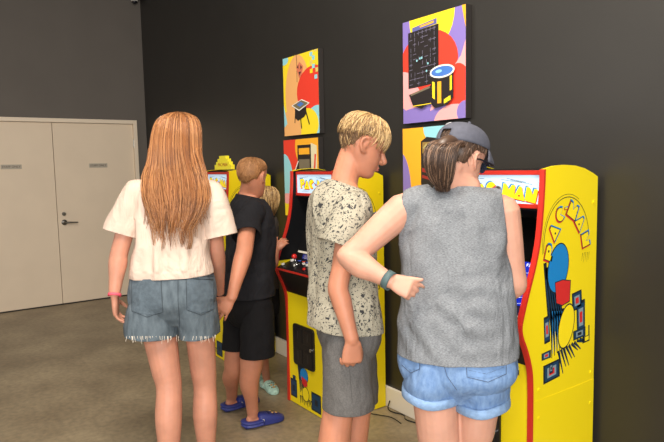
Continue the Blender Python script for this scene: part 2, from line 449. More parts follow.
def add_hand(bm, wrist, A, N, T, s=1.0, curl=(25, 30, 25), spread=1.0, thumb=(.55, .75, .35), tcurl=20, fcurl=None):
    """A along the hand, N out of the palm, T to the thumb side"""
    A = V3(A).normalized(); N = V3(N); N = (N - A * N.dot(A)).normalized(); T = V3(T); T = (T - A * T.dot(A) - N * T.dot(N)).normalized()
    w = V3(wrist)
    add_rings(bm, [(w - A * .02 * s, T * .024 * s, N * .018 * s), (w + A * .01 * s, T * .027 * s, N * .017 * s), (w + A * .045 * s, T * .037 * s, N * .0155 * s), (w + A * .082 * s, T * .040 * s, N * .0125 * s)], n=18, power=2.4)
    ball(bm, w + A * .03 * s + T * .022 * s + N * .008 * s, .016 * s)
    for i, (t0, L, rr) in enumerate(((.030, .072, .0088), (.0100, .080, .0090), (-.0105, .074, .0088), (-.0295, .058, .0078))):
        ang = 0; p = w + A * (.078 - (.006 if i in (0, 3) else 0)) * s + T * t0 * s
        d0 = (A + T * (t0 * 3.2 * spread)).normalized(); pts = [p - A * .01 * s, p]; f = 1 if fcurl is None else fcurl[i]
        for k, fr in enumerate((.45, .30, .25)):
            ang += math.radians(curl[k] * f)
            p = p + (d0 * math.cos(ang) + N * math.sin(ang)) * L * fr * s; pts.append(p)
        add_tube(bm, pts, [rr * s, rr * s, rr * .95 * s, rr * .86 * s, rr * .72 * s], n=10, sub=3)
    p = w + A * .022 * s + T * .024 * s; d = (A * thumb[0] + T * thumb[1] + N * thumb[2]).normalized(); pts = [p - d * .01 * s, p]
    for k, L in enumerate((.038, .030, .024)):
        p = p + d * L * s; pts.append(p); d = (d + (A * .6 + N * .5 - T * .3) * math.radians(tcurl)).normalized()
    add_tube(bm, pts, [.013 * s, .0125 * s, .0108 * s, .0095 * s, .0075 * s], n=10, sub=3)
def band(root, name, c, ax, r, w, m, label=None, th=.003):
    bm = bmesh.new(); ax = V3(ax).normalized(); ref = V3((0, 0, 1)) if abs(ax.z) < .8 else V3((1, 0, 0))
    u = (ref - ax * ref.dot(ax)).normalized(); v = ax.cross(u); n = 28; prof = [(r, -w / 2), (r + th, -w / 2), (r + th, w / 2), (r, w / 2)]
    g = [[bm.verts.new(V3(c) + ax * h + (u * math.cos(2 * math.pi * j / n) + v * math.sin(2 * math.pi * j / n)) * q) for q, h in prof] for j in range(n)]
    for j in range(n):
        for k in range(4): bm.faces.new((g[j][k], g[(j + 1) % n][k], g[(j + 1) % n][(k + 1) % 4], g[j][(k + 1) % 4]))
    o = link_bm(name, bm, m, root, True)
    if label: o['label'] = label
    return o
def add_foot(bm, heel, toe, s=1.0, ankle=None, flat=1.0):
    h = V3((heel[0], heel[1], 0)); t = V3((toe[0], toe[1], 0)); A = (t - h).normalized(); S = V3((A.y, -A.x, 0)); L = (t - h).length; Z = V3((0, 0, 1))
    R = []
    for f, wd, ht in ((.08, .026, .030), (.2, .031, .036), (.42, .034, .034), (.65, .041, .026), (.85, .040, .018), (.95, .028, .013)):
        ht = ht if f < .3 else ht * flat
        R.append((h + A * L * f + Z * (ht * s + .018), S * wd * s * (1 if flat == 1 else .9), Z * ht * s))
    add_rings(bm, R, n=16)
    if ankle is not None:
        add_tube(bm, [V3(ankle), h + A * L * .22 + Z * (.06 * s + .015)], [.034 * s, .036 * s], n=14)
def add_clog(root, heel, toe, m, name='clog', charm=True, label=None):
    h = V3((heel[0], heel[1], 0)); t = V3((toe[0], toe[1], 0)); A = (t - h).normalized(); S = V3((A.y, -A.x, 0)); L = (t - h).length; Z = V3((0, 0, 1)); k = L / .27
    bm = bmesh.new()
    R = []
    for f, wd in ((.03, .030), (.12, .038), (.35, .040), (.6, .048), (.82, .049), (.95, .036), (.99, .022)):
        R.append((h + A * L * f + Z * .017 * k, S * wd * k, Z * .017 * k))
    add_rings(bm, R, n=20, power=3.2, dome=.3)
    R = []
    for f, wd, ht in ((.38, .043, .080), (.50, .047, .078), (.66, .050, .068), (.80, .050, .056), (.92, .042, .044), (.98, .026, .032)):
        R.append((h + A * L * f + Z * (ht * .5 * k), S * wd * k, Z * ht * .5 * k))
    add_rings(bm, R, n=22, power=2.5, dome=.3)
    pts = [h + A * L * .42 + S * .042 * k + Z * .045 * k, h + A * L * .22 + S * .040 * k + Z * .040 * k, h + A * L * .06 + S * .026 * k + Z * .042 * k, h + A * L * .015 + Z * .045 * k,
           h + A * L * .06 - S * .026 * k + Z * .042 * k, h + A * L * .22 - S * .040 * k + Z * .040 * k, h + A * L * .42 - S * .042 * k + Z * .045 * k]
    add_tube(bm, pts, .008 * k, n=8, ell=[2.6] * 7, side=None)
    pts = [q + Z * .0 - Z * .02 * k for q in pts]
    add_tube(bm, pts, .010 * k, n=8, ell=[2.0] * 7)
    bm = remesh(bm, .004, 2)
    shoe = link_bm(name, bm, m, root, True)
    if label: shoe['label'] = label
    bv = bvh_of(shoe); cnt = 0
    for f, xs in ((.60, (-.024, -.008, .008, .024)), (.71, (-.030, -.012, .006, .024)), (.82, (-.022, -.004, .014))):
        for x in xs:
            q = bv.ray_cast(h + A * L * f + S * x * k + Z * .2, -Z)
            if q[0] is None: continue
            cnt += 1; bm = bmesh.new()
            if charm and cnt in (5, 7, 10): cyl(bm, q[0], q[1], .0085, .004, 10); link_bm('shoe_charm', bm, clog_charm, shoe)
            else: cyl(bm, q[0] - q[1] * .001, q[1], .005, .0016, 10); link_bm('vent_hole', bm, clog_dark, shoe)
    for sx in (-1, 1):
        bm = bmesh.new(); cyl(bm, h + A * L * .42 + S * sx * .045 * k + Z * .045 * k, S * sx, .008 * k, .005, 14); link_bm('strap_rivet', bm, shoe_white, shoe)
def add_sneaker(root, heel, toe, m):
    h = V3((heel[0], heel[1], 0)); t = V3((toe[0], toe[1], 0)); A = (t - h).normalized(); S = V3((A.y, -A.x, 0)); L = (t - h).length; Z = V3((0, 0, 1))
    bm = bmesh.new()
    add_rings(bm, [(h + A * L * f + Z * .014, S * w, Z * .014) for f, w in ((.02, .030), (.15, .038), (.45, .038), (.7, .047), (.9, .042), (.99, .022))], n=20, power=3, dome=.3)
    sole = None
    up = bmesh.new()
    add_rings(up, [(h + A * L * f + Z * (.02 + ht / 2), S * w, Z * ht / 2) for f, w, ht in ((.03, .029, .075), (.2, .036, .085), (.42, .037, .082), (.62, .043, .058), (.82, .042, .042), (.96, .026, .03))], n=20, power=2.4, dome=.3)
    sh = link_bm('shoe', up, m, root, True); link_bm('sole', bm, shoe_sole, sh, True)
    bm = bmesh.new()
    for f in (.45, .52, .59, .66):
        z = .02 + .082 - (f - .42) * .13
        add_tube(bm, [h + A * L * f - S * .022 + Z * (z - .004), h + A * L * f + Z * (z + .006), h + A * L * f + S * .022 + Z * (z - .004)], .003, n=6)
    link_bm('laces', bm, shoe_white, sh, True)

def torso_rings(L, R, F, grow=0.0):
    return [(at(x, y, D), R * (w + grow), F * (d + grow)) for x, y, D, w, d in L]
LIGHT = [255, 80, 74, 20, 5, .10, 105]
BODYVOX = .0046
ZV = V3((0, 0, 1))
# ================================================================== PEOPLE
def arm(bm, sh, el, wr, r0, r1, r2, r3):
    """shoulder, elbow, wrist with a real taper"""
    sh, el, wr = V3(sh), V3(el), V3(wr)
    add_tube(bm, [sh, sh.lerp(el, .35), sh.lerp(el, .75), el, el.lerp(wr, .25), el.lerp(wr, .65), wr], [r0, r0 * .95, r1 * 1.02, r1, r2, (r2 + r3) / 2 * .95, r3], n=16, sub=4)
def leg(bm, hip, kn, an, r0, r1, rc, ra, back):
    hip, kn, an = V3(hip), V3(kn), V3(an)
    add_tube(bm, [hip, hip.lerp(kn, .4), hip.lerp(kn, .8), kn, kn.lerp(an, .28) + back * .012, kn.lerp(an, .65) + back * .004, an], [r0, r0 * .88, r1 * 1.12, r1, rc, (rc + ra) / 2 * .88, ra], n=20, sub=4)
def finish_body(bm, m, root, smooth=2):
    return link_bm('body', remesh(bm, BODYVOX, smooth), m, root, smooth=True)

# ------------------------------------------------------------------ 1. young woman with long auburn hair
D = 2.75; R, F = heading(143)
root = empty('person', (at(176, 300, D).x, at(176, 300, D).y, 0), 'person with long auburn hair, cream t-shirt and frayed denim shorts, standing with back turned', 'person')
TR = [(177, 172, D, .062, .058), (176, 180, D, .115, .072), (174, 187, D, .168, .085), (173, 197, D, .178, .098), (172, 212, D, .165, .108), (171.5, 235, D, .160, .112), (171, 255, D, .172, .122), (172, 272, D, .185, .13)]
PR = [(172, 264, D, .166, .116), (172, 285, D, .192, .137), (172, 300, D, .196, .138), (172, 314, D, .150, .105)]
hc = at(178, 143, D + .02)
M = head_matrix(hc, 146, pitch=-4, s=1.02)
Ls, Le, Lw = at(136, 191, D), at(119, 254, D - .03), at(114.5, 293, D - .08)
Rs, Re, Rw = at(211, 192, D), at(217, 252, D + .08), at(219.5, 294, D + .27)
lk, la = at(169, 388, D - .02), at(171, 515, D - .05); rk, ra = at(205, 388, D + .08), at(209, 508, D + .12)
la.z = .085; ra.z = .085
bm = bmesh.new()
add_head(bm, M)
add_tube(bm, [hc - ZV * .03 - F * .03, at(178, 172, D) - F * .01, at(177, 184, D)], [.058, .056, .075], n=18)
add_rings(bm, torso_rings(TR[:-1], R, F, -.014), n=28, power=2.3)
add_rings(bm, torso_rings(PR, R, F, -.024), n=28, power=2.3)
for s_ in (Ls, Rs): ball(bm, s_, .052)
arm(bm, Ls, Le, Lw, .048, .040, .042, .026); arm(bm, Rs, Re, Rw, .046, .037, .038, .025)
leg(bm, at(154, 300, D), lk, la, .088, .058, .060, .036, -F); leg(bm, at(197, 300, D + .02), rk, ra, .078, .054, .058, .034, -F)
add_hand(bm, Lw - ZV * .02, V3((0, 0, -1)) + F * .12 - R * .02, R * 1 + F * .2, F + R * .1, s=.92, curl=(22, 28, 20))
add_hand(bm, Rw - ZV * .02, V3((0, 0, -1)) + F * .10 + R * .05, -R + F * .1, F, s=.9, curl=(25, 32, 25))
fl = la - F * .07; fr = ra - F * .07
add_foot(bm, fl, fl + F * .24, 1, la); add_foot(bm, fr, fr + F * .24, 1, ra)
finish_body(bm, skin_fair, root)
face_parts(M, root, hair_red[2])
add_sneaker(root, fl - F * .012, fl + F * .252, shoe_white); add_sneaker(root, fr - F * .012, fr + F * .252, shoe_white)
# shirt
bm = bmesh.new()
add_rings(bm, torso_rings(TR, R, F, .004) + [(at(172, 282, D), R * .188, F * .132)], n=30, power=2.3)
SLl, SLr = at(120, 240, D - .01), at(222, 243, D)
bm = remesh(bm, .0065, 3)
folds(bm, .015, fx=9, fz=3.2, seed=1, bias=.05, creases=((at(137, 225, D - .1), V3((0, 0, -1)), 60, .2, .006), (at(207, 225, D - .1), V3((0, 0, -1)), 60, .2, .006), (at(171, 268, D - .12), V3((0, 0, 1)), 110, .14, .006)))
cut(bm, at(171, 274.5, D), V3((0, 0, -1)) + R * .03, .6)
cut(bm, at(177, 174, D), V3((0, 0, 1)) + F * .12, .12)
merge(bm, piece([at(152, 192, D), at(139, 194, D), at(131, 208, D), at(122, 232, D), SLl], [.062, .070, .074, .082, .084], at(121, 233.5, D), SLl - at(130, 208, D), .010, 2, ell=[.9] * 5, side=R))
merge(bm, piece([at(196, 192, D), at(208, 194, D), at(214, 208, D), at(220.5, 236, D + .01), SLr], [.062, .068, .070, .074, .075], at(221, 236.5, D), SLr - at(214, 208, D), .010, 3, ell=[.9] * 5, side=R))
garment('t_shirt', bm, cotton, root)
# frayed shorts
bm = bmesh.new()
add_rings(bm, torso_rings(PR, R, F, .003), n=30, power=2.3)
bm = remesh(bm, .0065, 2)
folds(bm, .008, fx=10, fz=6, seed=4, bias=.1)
cut(bm, at(172, 267, D), V3((0, 0, 1)), .6); 
merge(bm, piece([at(158, 296, D), at(154, 315, D), at(152, 332, D - .01), at(152, 345, D - .01)], [.112, .119, .1205, .1205], at(152, 332.5, D), V3((0, 0, -1)) - R * .05, .008, 5, side=R, n=26, ell=[1.22, 1.16, 1.1, 1.1]))
merge(bm, piece([at(192, 296, D + .01), at(197, 315, D + .02), at(199.5, 330, D + .03), at(200, 345, D + .03)], [.098, .094, .090, .090], at(199, 333.5, D + .03), V3((0, 0, -1)) + R * .02, .008, 6, side=R, ell=[1.4, 1.42, 1.4, 1.4], n=26))
sh = garment('denim_shorts', bm, denim_grey, root)
bv = bvh_of(sh)
for q in ([(133, 280), (160, 279), (162, 312), (133, 311)], [(187, 279), (212, 281), (213, 309), (188, 310)]):
    bm = bmesh.new(); patch(bm, bv, q); link_bm('back_pocket', bm, denim_pock, sh)
bm = bmesh.new()
for pts in ([(132, 279), (161, 278), (163, 312), (147, 317), (132, 311), (132, 279)], [(186, 278), (213, 280), (214, 309), (201, 315), (187, 310), (186, 278)], [(178, 276), (178, 300), (180, 328)], [(131, 276.5), (172, 277), (213, 276.5)], [(131, 275), (172, 280), (213, 279)]):
    seam(bm, bv, pts, .0013)
seam(bm, bv, [(136, 306), (146, 302), (158, 306)], .001); seam(bm, bv, [(190, 304), (200, 301), (210, 304)], .001)
link_bm('seams', bm, denim_dark, sh)
bm = bmesh.new()
for k in range(42):
    x = random.uniform(127, 217); p = None
    for dy in range(12):
        p = on_surf(bv, x, 337 - dy * .7, .001)
        if p is not None and (p - at(x, 330, D)).length < .3: break
        p = None
    if p is None: continue
    ln = random.uniform(.008, .026) * (1.7 if random.random() < .12 else 1); q = p - ZV * .002; w1 = V3((random.uniform(-1, 1), random.uniform(-1, 1), 0)) * .006
    strand(bm, [q + ZV * .006, q - ZV * ln * .5 + w1 * .5, q - ZV * ln + w1], .0011, .0006, 0, 3)
link_bm('frayed_hem', bm, fray, sh)['kind'] = 'stuff'
# long hair
HR = [(178, 112.4, 2, .006, .008), (178, 113.8, 10, .040, .045), (178, 119, 18.5, .085, .08), (178, 129, 22.5, .112, .085), (178, 142, 24, .125, .06), (178.5, 155, 25, .13, .03), (179.5, 168, 28, .130, .0), (181, 179, 30.5, .138, -.04), (183, 194, 31, .152, -.075), (184, 209, 26, .158, -.095), (181, 230, 15, .160, -.11)]
def hg(t):
    n_ = len(HR) - 1; x = t * n_; i = min(int(x), n_ - 1); f = x - i
    g = lambda k: HR[max(0, min(n_, k))]
    v = [cr(g(i - 1)[j], g(i)[j], g(i + 1)[j], g(i + 2)[j], f) for j in range(5)]
    return v
def hair_at(t, th, off=0, lat=0.0):
    x, y, w_, bk, fr = hg(t); c = at(x, y, D + .02); w2 = w_ * D / FPX
    cc = c - F * (bk - fr) / 2; dd = (bk + fr) / 2
    return cc + R * ((w2 + off) * math.sin(th) + lat) - F * ((dd + off) * math.cos(th))
bm = bmesh.new()
add_rings(bm, [(at(x, y, D + .02) - F * (bk - fr) / 2, R * (w_ * .93 * D / FPX), F * ((bk + fr) / 2 * .93)) for x, y, w_, bk, fr in HR[:-2]] + [(at(182, 207, D + .02) - F * .128, R * .105, F * .026), (at(182, 216, D + .02) - F * .135, R * .06, F * .014)], n=40, sub=4, power=2.1, dome=.8)
for v in bm.verts:
    d = v.co - hc; ang = math.atan2(d.dot(R), -d.dot(F)); v.co -= F * .005 * math.sin(ang * 23 + 9 * noise.noise(v.co * 4)) - R * .003 * noise.noise(v.co * 20)
for f in bm.faces: f.material_index = 0 if noise.noise(V3((f.calc_center_median().dot(R) * 40, 0, 0))) < .15 else 2
for i in range(1000):
    th = random.uniform(-1.55, 1.55) if random.random() < .85 else random.uniform(-2.3, 2.3)
    t0 = random.uniform(0, .12) if random.random() < .5 else random.uniform(.1, .55)
    t1 = random.uniform(.84, 1.0) if abs(th) < 1.1 else random.uniform(.66, .96)
    if abs(th) > 1.7: t1 = random.uniform(.4, .55)
    ph_ = random.uniform(0, 6.3); am = random.uniform(.003, .016); fq = random.uniform(9, 15); lift = random.uniform(0, .007)
    clump = .10 * math.sin(th * 9 + .6) ; pts = []
    for k in range(15):
        s_ = k / 14; t = t0 + (t1 - t0) * s_; g = max(0, t - .45)
        pts.append(hair_at(t, th - clump * g * 1.6, lift * min(1, s_ * 4), am * g * 2 * math.sin(fq * t + ph_) + .006 * g * math.sin(th * 5 + t * 12)))
    if t1 > .86 and random.random() < .5:
        e = pts[-1]; pts += [e - ZV * random.uniform(.02, .045) + R * random.uniform(-.008, .008), ]; pts += [pts[-1] - ZV * random.uniform(.015, .04) + R * random.uniform(-.01, .01)]
    strand(bm, pts, random.uniform(.0016, .0032), .0007, pick((.45, .33, .22)))
for i in range(26):       # loose locks to the sides and longest tips
    sd_ = random.choice((-1, 1, 1)); th = sd_ * random.uniform(.9, 1.45); pts = []; ph_ = random.uniform(0, 6)
    for k in range(13):
        t = .45 + .53 * k / 12; pts.append(hair_at(t, th, .004 + .014 * (k / 12) , .006 * math.sin(t * 14 + ph_)))
    e = pts[-1]
    for k in range(3): e = e - ZV * .028 - R * sd_ * .004 * k; pts.append(e)
    strand(bm, pts, .0022, .0007, pick((.3, .5, .2)))
link_bm('long_hair', bm, hair_red, root, True)
band(root, 'wrist_band', Lw + ZV * -.008, Lw - Le, .0265, .012, band_pink, 'thin pink wristband')
band(root, 'bracelet', Rw + ZV * .004, Rw - Re, .0265, .016, band_black, 'black woven bracelet')
GIRL_HAND = Rw

# ------------------------------------------------------------------ 2. boy in black t-shirt
D = 3.55; R, F = heading(78)
heelR, toeR = V3((4.345, -.925, 0)), V3((4.372, -.662, 0)); heelL, toeL = V3((4.04, -.915, 0)), V3((4.022, -.650, 0))
root = empty('person', (4.22, -.82, 0), 'person with short ginger hair in black t-shirt and blue clogs, facing the middle machine', 'person')
D = 3.55
TR = [(249, 193, D, .058, .060), (248, 198, D, .095, .072), (249, 203, D, .150, .090), (250, 210, D, .178, .108), (251, 222, D, .186, .124), (251, 240, D, .186, .130), (250, 262, D, .180, .134), (249, 285, D, .178, .138), (249, 297, D, .178, .138)]
PR = [(249, 284, D, .160, .118), (248, 303, D, .166, .126), (247, 318, D, .13, .10)]
hc = at(253, 178, 3.52)
M = head_matrix(hc, 116, pitch=8, s=.98)
sc_ = at(251, 210, D)
Rs = sc_ + R * .150 - F * .05; Ls = sc_ - R * .15
Re, Rw = at(244, 252, 3.18), at(231.5, 298, 2.98)
Le = at(270, 268, 3.70); Lw = at(275.5, 250, 3.80)
ra, la = V3((4.350, -.862, .09)), V3((4.040, -.852, .09))
bm = bmesh.new()
add_head(bm, M)
add_tube(bm, [hc - ZV * .03 - F * .015, at(248.5, 193, D), at(248, 204, D)], [.056, .056, .074], n=18)
add_rings(bm, torso_rings(TR[:-1], R, F, -.016), n=28, power=2.3); add_rings(bm, torso_rings(PR, R, F, -.02), n=28, power=2.3)
ball(bm, Rs, .050); ball(bm, Ls, .050)
arm(bm, Rs, Re, Rw, .052, .046, .045, .027); arm(bm, Ls, Le, Lw, .050, .042, .042, .026)
leg(bm, at(257, 310, 3.48), at(250.5, 372, 3.52), ra, .080, .062, .058, .036, -F); leg(bm, at(240, 310, 3.62), at(233.5, 370, 3.68), la, .076, .058, .056, .035, -F)
# right hand closes round her hand from behind; left hand rests on the cabinet edge
A_ = (GIRL_HAND + V3((0, 0, -.085)) - Rw).normalized()
add_hand(bm, Rw, -CR * .60 - ZV * .80 - CD * .12, CD * 1.0 - CR * .1, -CR * .8 + ZV * .6, s=.95, curl=(6, 22, 30), spread=2.8)
add_hand(bm, Lw, at(284.5, 240, 3.83) - Lw, CR * .3 + CD * .9 - ZV * .2, ZV, s=.80, curl=(16, 25, 20), thumb=(.8, .5, .1), tcurl=5)
add_foot(bm, heelR + V3((0, .012, 0)), toeR - V3((0, .03, 0)), .9, ra, flat=.55); add_foot(bm, heelL + V3((0, .012, 0)), toeL - V3((0, .03, 0)), .9, la, flat=.55)
finish_body(bm, skin_warm, root)
face_parts(M, root, hair_ginger[2])
short_hair(M, root, hair_ginger, hairline(front=9.2, temple=8, ear=7.6, behind=5.4, nape=4.2), thick=.010, count=1500, length=1.1, r=.0013, lift=.002)
bm = bmesh.new()
add_rings(bm, torso_rings(TR, R, F, .004), n=30, power=2.3)
bm = remesh(bm, .0065, 3)
folds(bm, .013, fx=10, fz=4, seed=9, bias=.05, creases=((at(262, 232, 3.4), V3((0, 0, -1)), 70, .2, .006), (at(235, 270, 3.4), V3((0, 0, 1)), 80, .2, .006)))
cut(bm, at(248, 294, D), V3((0, 0, -1)), .6); cut(bm, at(248, 196, D), V3((0, 0, 1)) + F * .25, .11)
SLr = Rs.lerp(Re, .62); SLl = Ls.lerp(Le, .6)
merge(bm, piece([sc_ + R * .07, sc_ + R * .135 - F * .02, Rs.lerp(SLr, .4) + R * .006, SLr, SLr + (SLr - Rs) * .2], [.06, .068, .070, .076, .076], SLr, SLr - Rs + F * .02, .009, 10))
merge(bm, piece([sc_ - R * .07, sc_ - R * .135, Ls.lerp(SLl, .5), SLl, SLl + (SLl - Ls) * .2], [.06, .066, .068, .072, .072], SLl, SLl - Ls, .009, 11))
garment('t_shirt', bm, black_cloth, root)
bm = bmesh.new()
add_rings(bm, torso_rings(PR, R, F, .004), n=30, power=2.3)
bm = remesh(bm, .0065, 3); folds(bm, .008, fx=10, fz=4, seed=12, bias=.1)
cut(bm, at(248, 287, D), V3((0, 0, 1)), .6); 
merge(bm, piece([at(257, 305, 3.48), at(257.5, 332, 3.46), at(257, 348, 3.46), at(257, 362, 3.46)], [.092, .096, .098, .098], at(257, 355, 3.46), V3((0, 0, -1)), .009, 13))
merge(bm, piece([at(240, 305, 3.62), at(238.5, 330, 3.62), at(238, 343, 3.62), at(238, 356, 3.62)], [.088, .090, .092, .092], at(238, 347.5, 3.62), V3((0, 0, -1)), .009, 14))
garment('shorts', bm, black_short, root)
add_clog(root, heelR, toeR, croc_blue, charm=True); add_clog(root, heelL, toeL, croc_blue, charm=True)

# ------------------------------------------------------------------ 3. child beyond, mostly hidden by the boy
D = 4.10; R, F = heading(60)
root = empty('person', (3.86, -.50, 0), 'small person with streaky blond hair and mint clogs, mostly hidden behind the boy in black', 'person')
TR = [(267, 214, D, .045, .045), (267, 219, D, .09, .06), (267, 225, D, .118, .075), (266, 236, D, .125, .085), (265, 255, D, .12, .09), (264, 280, D, .125, .095), (264, 290, D, .125, .095)]
PR = [(264, 284, D, .12, .09), (264, 300, D, .13, .10), (264, 312, D, .128, .098)]
hc = at(267.5, 203, D); M = head_matrix(hc, 142, pitch=12, s=.86)
sc_ = at(267, 226, D); Rs, Ls = sc_ + R * .115, sc_ - R * .115
hR, tR = V3((3.785, -.475, 0)), V3((4.005, -.505, 0)); hL, tL = V3((3.50, -.42, 0)), V3((3.70, -.45, 0))
Re, Rw = Rs + V3((0, 0, -.22)) + F * .03, Rs + V3((0, 0, -.38)) + F * .14
Le, Lw = Ls + V3((0, 0, -.22)) + F * .03, Ls + V3((0, 0, -.38)) + F * .14
ra = V3((3.835, -.482, .075)); la = V3((3.55, -.427, .075))
bm = bmesh.new(); add_head(bm, M)
add_tube(bm, [hc - ZV * .03, at(267, 214, D), at(267, 222, D)], [.042, .042, .055], n=16)
add_rings(bm, torso_rings(TR[:-1], R, F, -.012), n=24, power=2.3); add_rings(bm, torso_rings(PR, R, F, -.014), n=24, power=2.3)
ball(bm, Rs, .036); ball(bm, Ls, .036)
arm(bm, Rs, Re, Rw, .036, .030, .030, .020); arm(bm, Ls, Le, Lw, .036, .030, .030, .020)
leg(bm, at(262, 305, D - .05), at(263, 345, D - .05), ra, .066, .043, .044, .027, -F); leg(bm, at(266, 305, D + .06), at(256, 345, D + .1), la, .066, .043, .044, .027, -F)
for w_, e_ in ((Rw, Re), (Lw, Le)): add_hand(bm, w_, w_ - e_, V3((0, 0, -1)) , R if w_ is Lw else -R, s=.72)
add_foot(bm, hR + V3((.012, 0, 0)), tR - V3((.02, 0, 0)), .70, ra, flat=.55); add_foot(bm, hL + V3((.012, 0, 0)), tL - V3((.02, 0, 0)), .70, la, flat=.55)
finish_body(bm, skin_warm, root); face_parts(M, root, hair_blond[2])
short_hair(M, root, hair_blond, hairline(front=8.4, temple=6, ear=4, behind=2.4, nape=1.2), thick=.020, count=700, length=7, r=.0022, lift=.006, weights=(.35, .35, .3))
bm = bmesh.new(); add_rings(bm, torso_rings(TR, R, F, .004), n=26, power=2.3)
bm = remesh(bm, .0065, 3); folds(bm, .006, seed=15)
cut(bm, at(264, 288, D), V3((0, 0, -1)), .6); cut(bm, at(267, 217, D), V3((0, 0, 1)), .08)
for s_, e_ in ((Rs, Re), (Ls, Le)): merge(bm, piece([sc_.lerp(s_, .5), s_, s_.lerp(e_, .4), s_.lerp(e_, .9)], [.045, .05, .054, .056], s_.lerp(e_, .72), e_ - s_, .006, 17))
garment('t_shirt', bm, child_shirt, root)
bm = bmesh.new(); add_rings(bm, torso_rings(PR, R, F, .004), n=26, power=2.3)
bm = remesh(bm, .0065, 3); folds(bm, .005, seed=16); cut(bm, at(264, 286, D), V3((0, 0, 1)), .6); cut(bm, at(264, 317, D), V3((0, 0, -1)), .6)
merge(bm, piece([at(262, 303, D - .05), at(262.5, 322, D - .05), at(263, 345, D - .05)], [.076, .08, .082], at(264, 337, D - .05), V3((0, 0, -1)), .006, 18))
merge(bm, piece([at(266, 303, D + .06), at(265, 322, D + .06), at(262, 345, D + .06)], [.074, .078, .08], at(264, 337, D + .06), V3((0, 0, -1)), .006, 19))
garment('shorts', bm, black_short, root)
add_clog(root, hR, tR, croc_mint, charm=True); add_clog(root, hL, tL, croc_mint, charm=True)

# ------------------------------------------------------------------ 4. blond boy in speckled shirt
D = 2.40; R, F = heading(74)
root = empty('person', (at(345, 300, D).x, at(345, 300, D).y, 0), 'person with blond hair, speckled t-shirt and grey shorts, looking down to the right', 'person')
TR = [(342, 181, D, .064, .066), (340, 187, D, .105, .086), (339, 195, D, .148, .104), (340, 207, D, .170, .116), (340, 228, D, .165, .118), (341, 255, D, .156, .118), (342, 285, D, .158, .122), (343.5, 312, D, .172, .134), (344, 332, D, .178, .138)]
PR = [(347, 312, D, .156, .112), (348, 335, D, .162, .114), (348, 352, D, .13, .09)]
hc = at(363, 146, D + .01); M = head_matrix(hc, 58, pitch=23, s=1.02)
sc_ = at(341, 206, D); Rs = sc_ + R * .155 - F * .005; Ls = sc_ - R * .155
Re, Rw = at(338, 288, 2.20), at(352, 340, 2.17)
Le = at(352, 285, 2.60); Lw = at(352, 328, 2.60)
rk, lk = at(338, 412, 2.30), at(357, 412, 2.48)
ra = at(331, 530, 2.28); la = at(352, 515, 2.52); ra.z = la.z = .085
bm = bmesh.new(); add_head(bm, M)
nk = at(341, 184, D)
add_tube(bm, [M @ V3((0, -.022, -.02)), M @ V3((0, -.026, -.075)), nk + F * .012, at(342, 200, D)], [.056, .054, .057, .078], n=18)
add_rings(bm, torso_rings(TR[:-2], R, F, -.018), n=28, power=2.3); add_rings(bm, torso_rings(PR, R, F, -.03), n=28, power=2.3)
ball(bm, Rs, .050); ball(bm, Ls, .050)
arm(bm, Rs, Re, Rw, .050, .039, .038, .026); arm(bm, Ls, Le, Lw, .048, .038, .038, .025)
leg(bm, at(345, 345, 2.33), rk, ra, .076, .060, .062, .036, -F); leg(bm, at(354, 345, 2.47), lk, la, .074, .058, .060, .036, -F)
add_hand(bm, Rw, V3((0, 0, -1)) + CR * -.02, CD - F * .25, F, s=1.0, curl=(48, 55, 40), fcurl=(1.1, 1.0, .95, .9), thumb=(.85, .35, .4), tcurl=28)
add_hand(bm, Lw, V3((0, 0, -1)) + F * .1, R, F, s=.95, curl=(40, 45, 35))
fr, fl = ra - F * .07, la - F * .07
add_foot(bm, fr, fr + F * .24, 1, ra); add_foot(bm, fl, fl + F * .24, 1, la)
finish_body(bm, skin_warm, root, 2); face_parts(M, root, hair_blond[2])
add_sneaker(root, fr - F * .012, fr + F * .252, shoe_white); add_sneaker(root, fl - F * .012, fl + F * .252, shoe_white)
short_hair(M, root, hair_blond + [nape_fuzz], hairline(front=8.9, temple=7.8, ear=7.5, behind=5.2, nape=3.9), thick=.013, count=1900, length=2.8, r=.0016, lift=.006, fringe=1.1, weights=(.42, .38, .2), low_mi=3, low_u=6.2, under=6.8)
bm = bmesh.new(); add_rings(bm, torso_rings(TR, R, F, .004), n=30, power=2.3)
SLr = at(338.5, 246, 2.23); SLl = Ls.lerp(Le, .55)
bm = remesh(bm, .0065, 3)
folds(bm, .013, fx=9, fz=4, seed=21, bias=.05, creases=((at(355, 235, 2.26), V3((0, 0, -1)), 70, .2, .006), (at(325, 300, 2.3), V3((0, 0, 1)), 70, .2, .006)))
cut(bm, at(343, 325, D), V3((0, 0, -1)) - F * .10, .6); cut(bm, at(343, 185, D), V3((0, 0, 1)) + F * .42, .12)
merge(bm, piece([sc_ + R * .07, sc_ + R * .14, Rs.lerp(SLr, .45) + R * .006, SLr, SLr + (SLr - Rs) * .2], [.062, .070, .073, .078, .080], at(338.5, 246.5, 2.23), SLr - Rs, .009, 23))
merge(bm, piece([sc_ - R * .07, sc_ - R * .14, Ls.lerp(SLl, .5), SLl, SLl + (SLl - Ls) * .2], [.062, .068, .070, .074, .075], SLl, SLl - Ls, .009, 24))
garment('t_shirt', bm, speckle_base, root)
bm = bmesh.new(); add_rings(bm, torso_rings(PR, R, F, .004), n=30, power=2.3)
bm = remesh(bm, .0065, 3); folds(bm, .007, fx=9, fz=3.5, seed=22, bias=.1)
cut(bm, at(348, 320, D), V3((0, 0, 1)), .6); 
merge(bm, piece([at(347, 338, 2.34), at(347, 375, 2.32), at(348, 395, 2.31), at(348, 415, 2.31)], [.096, .098, .100, .100], at(348, 405, 2.31), V3((0, 0, -1)), .009, 25, n=26, ell=[1.12] * 4, side=CR))
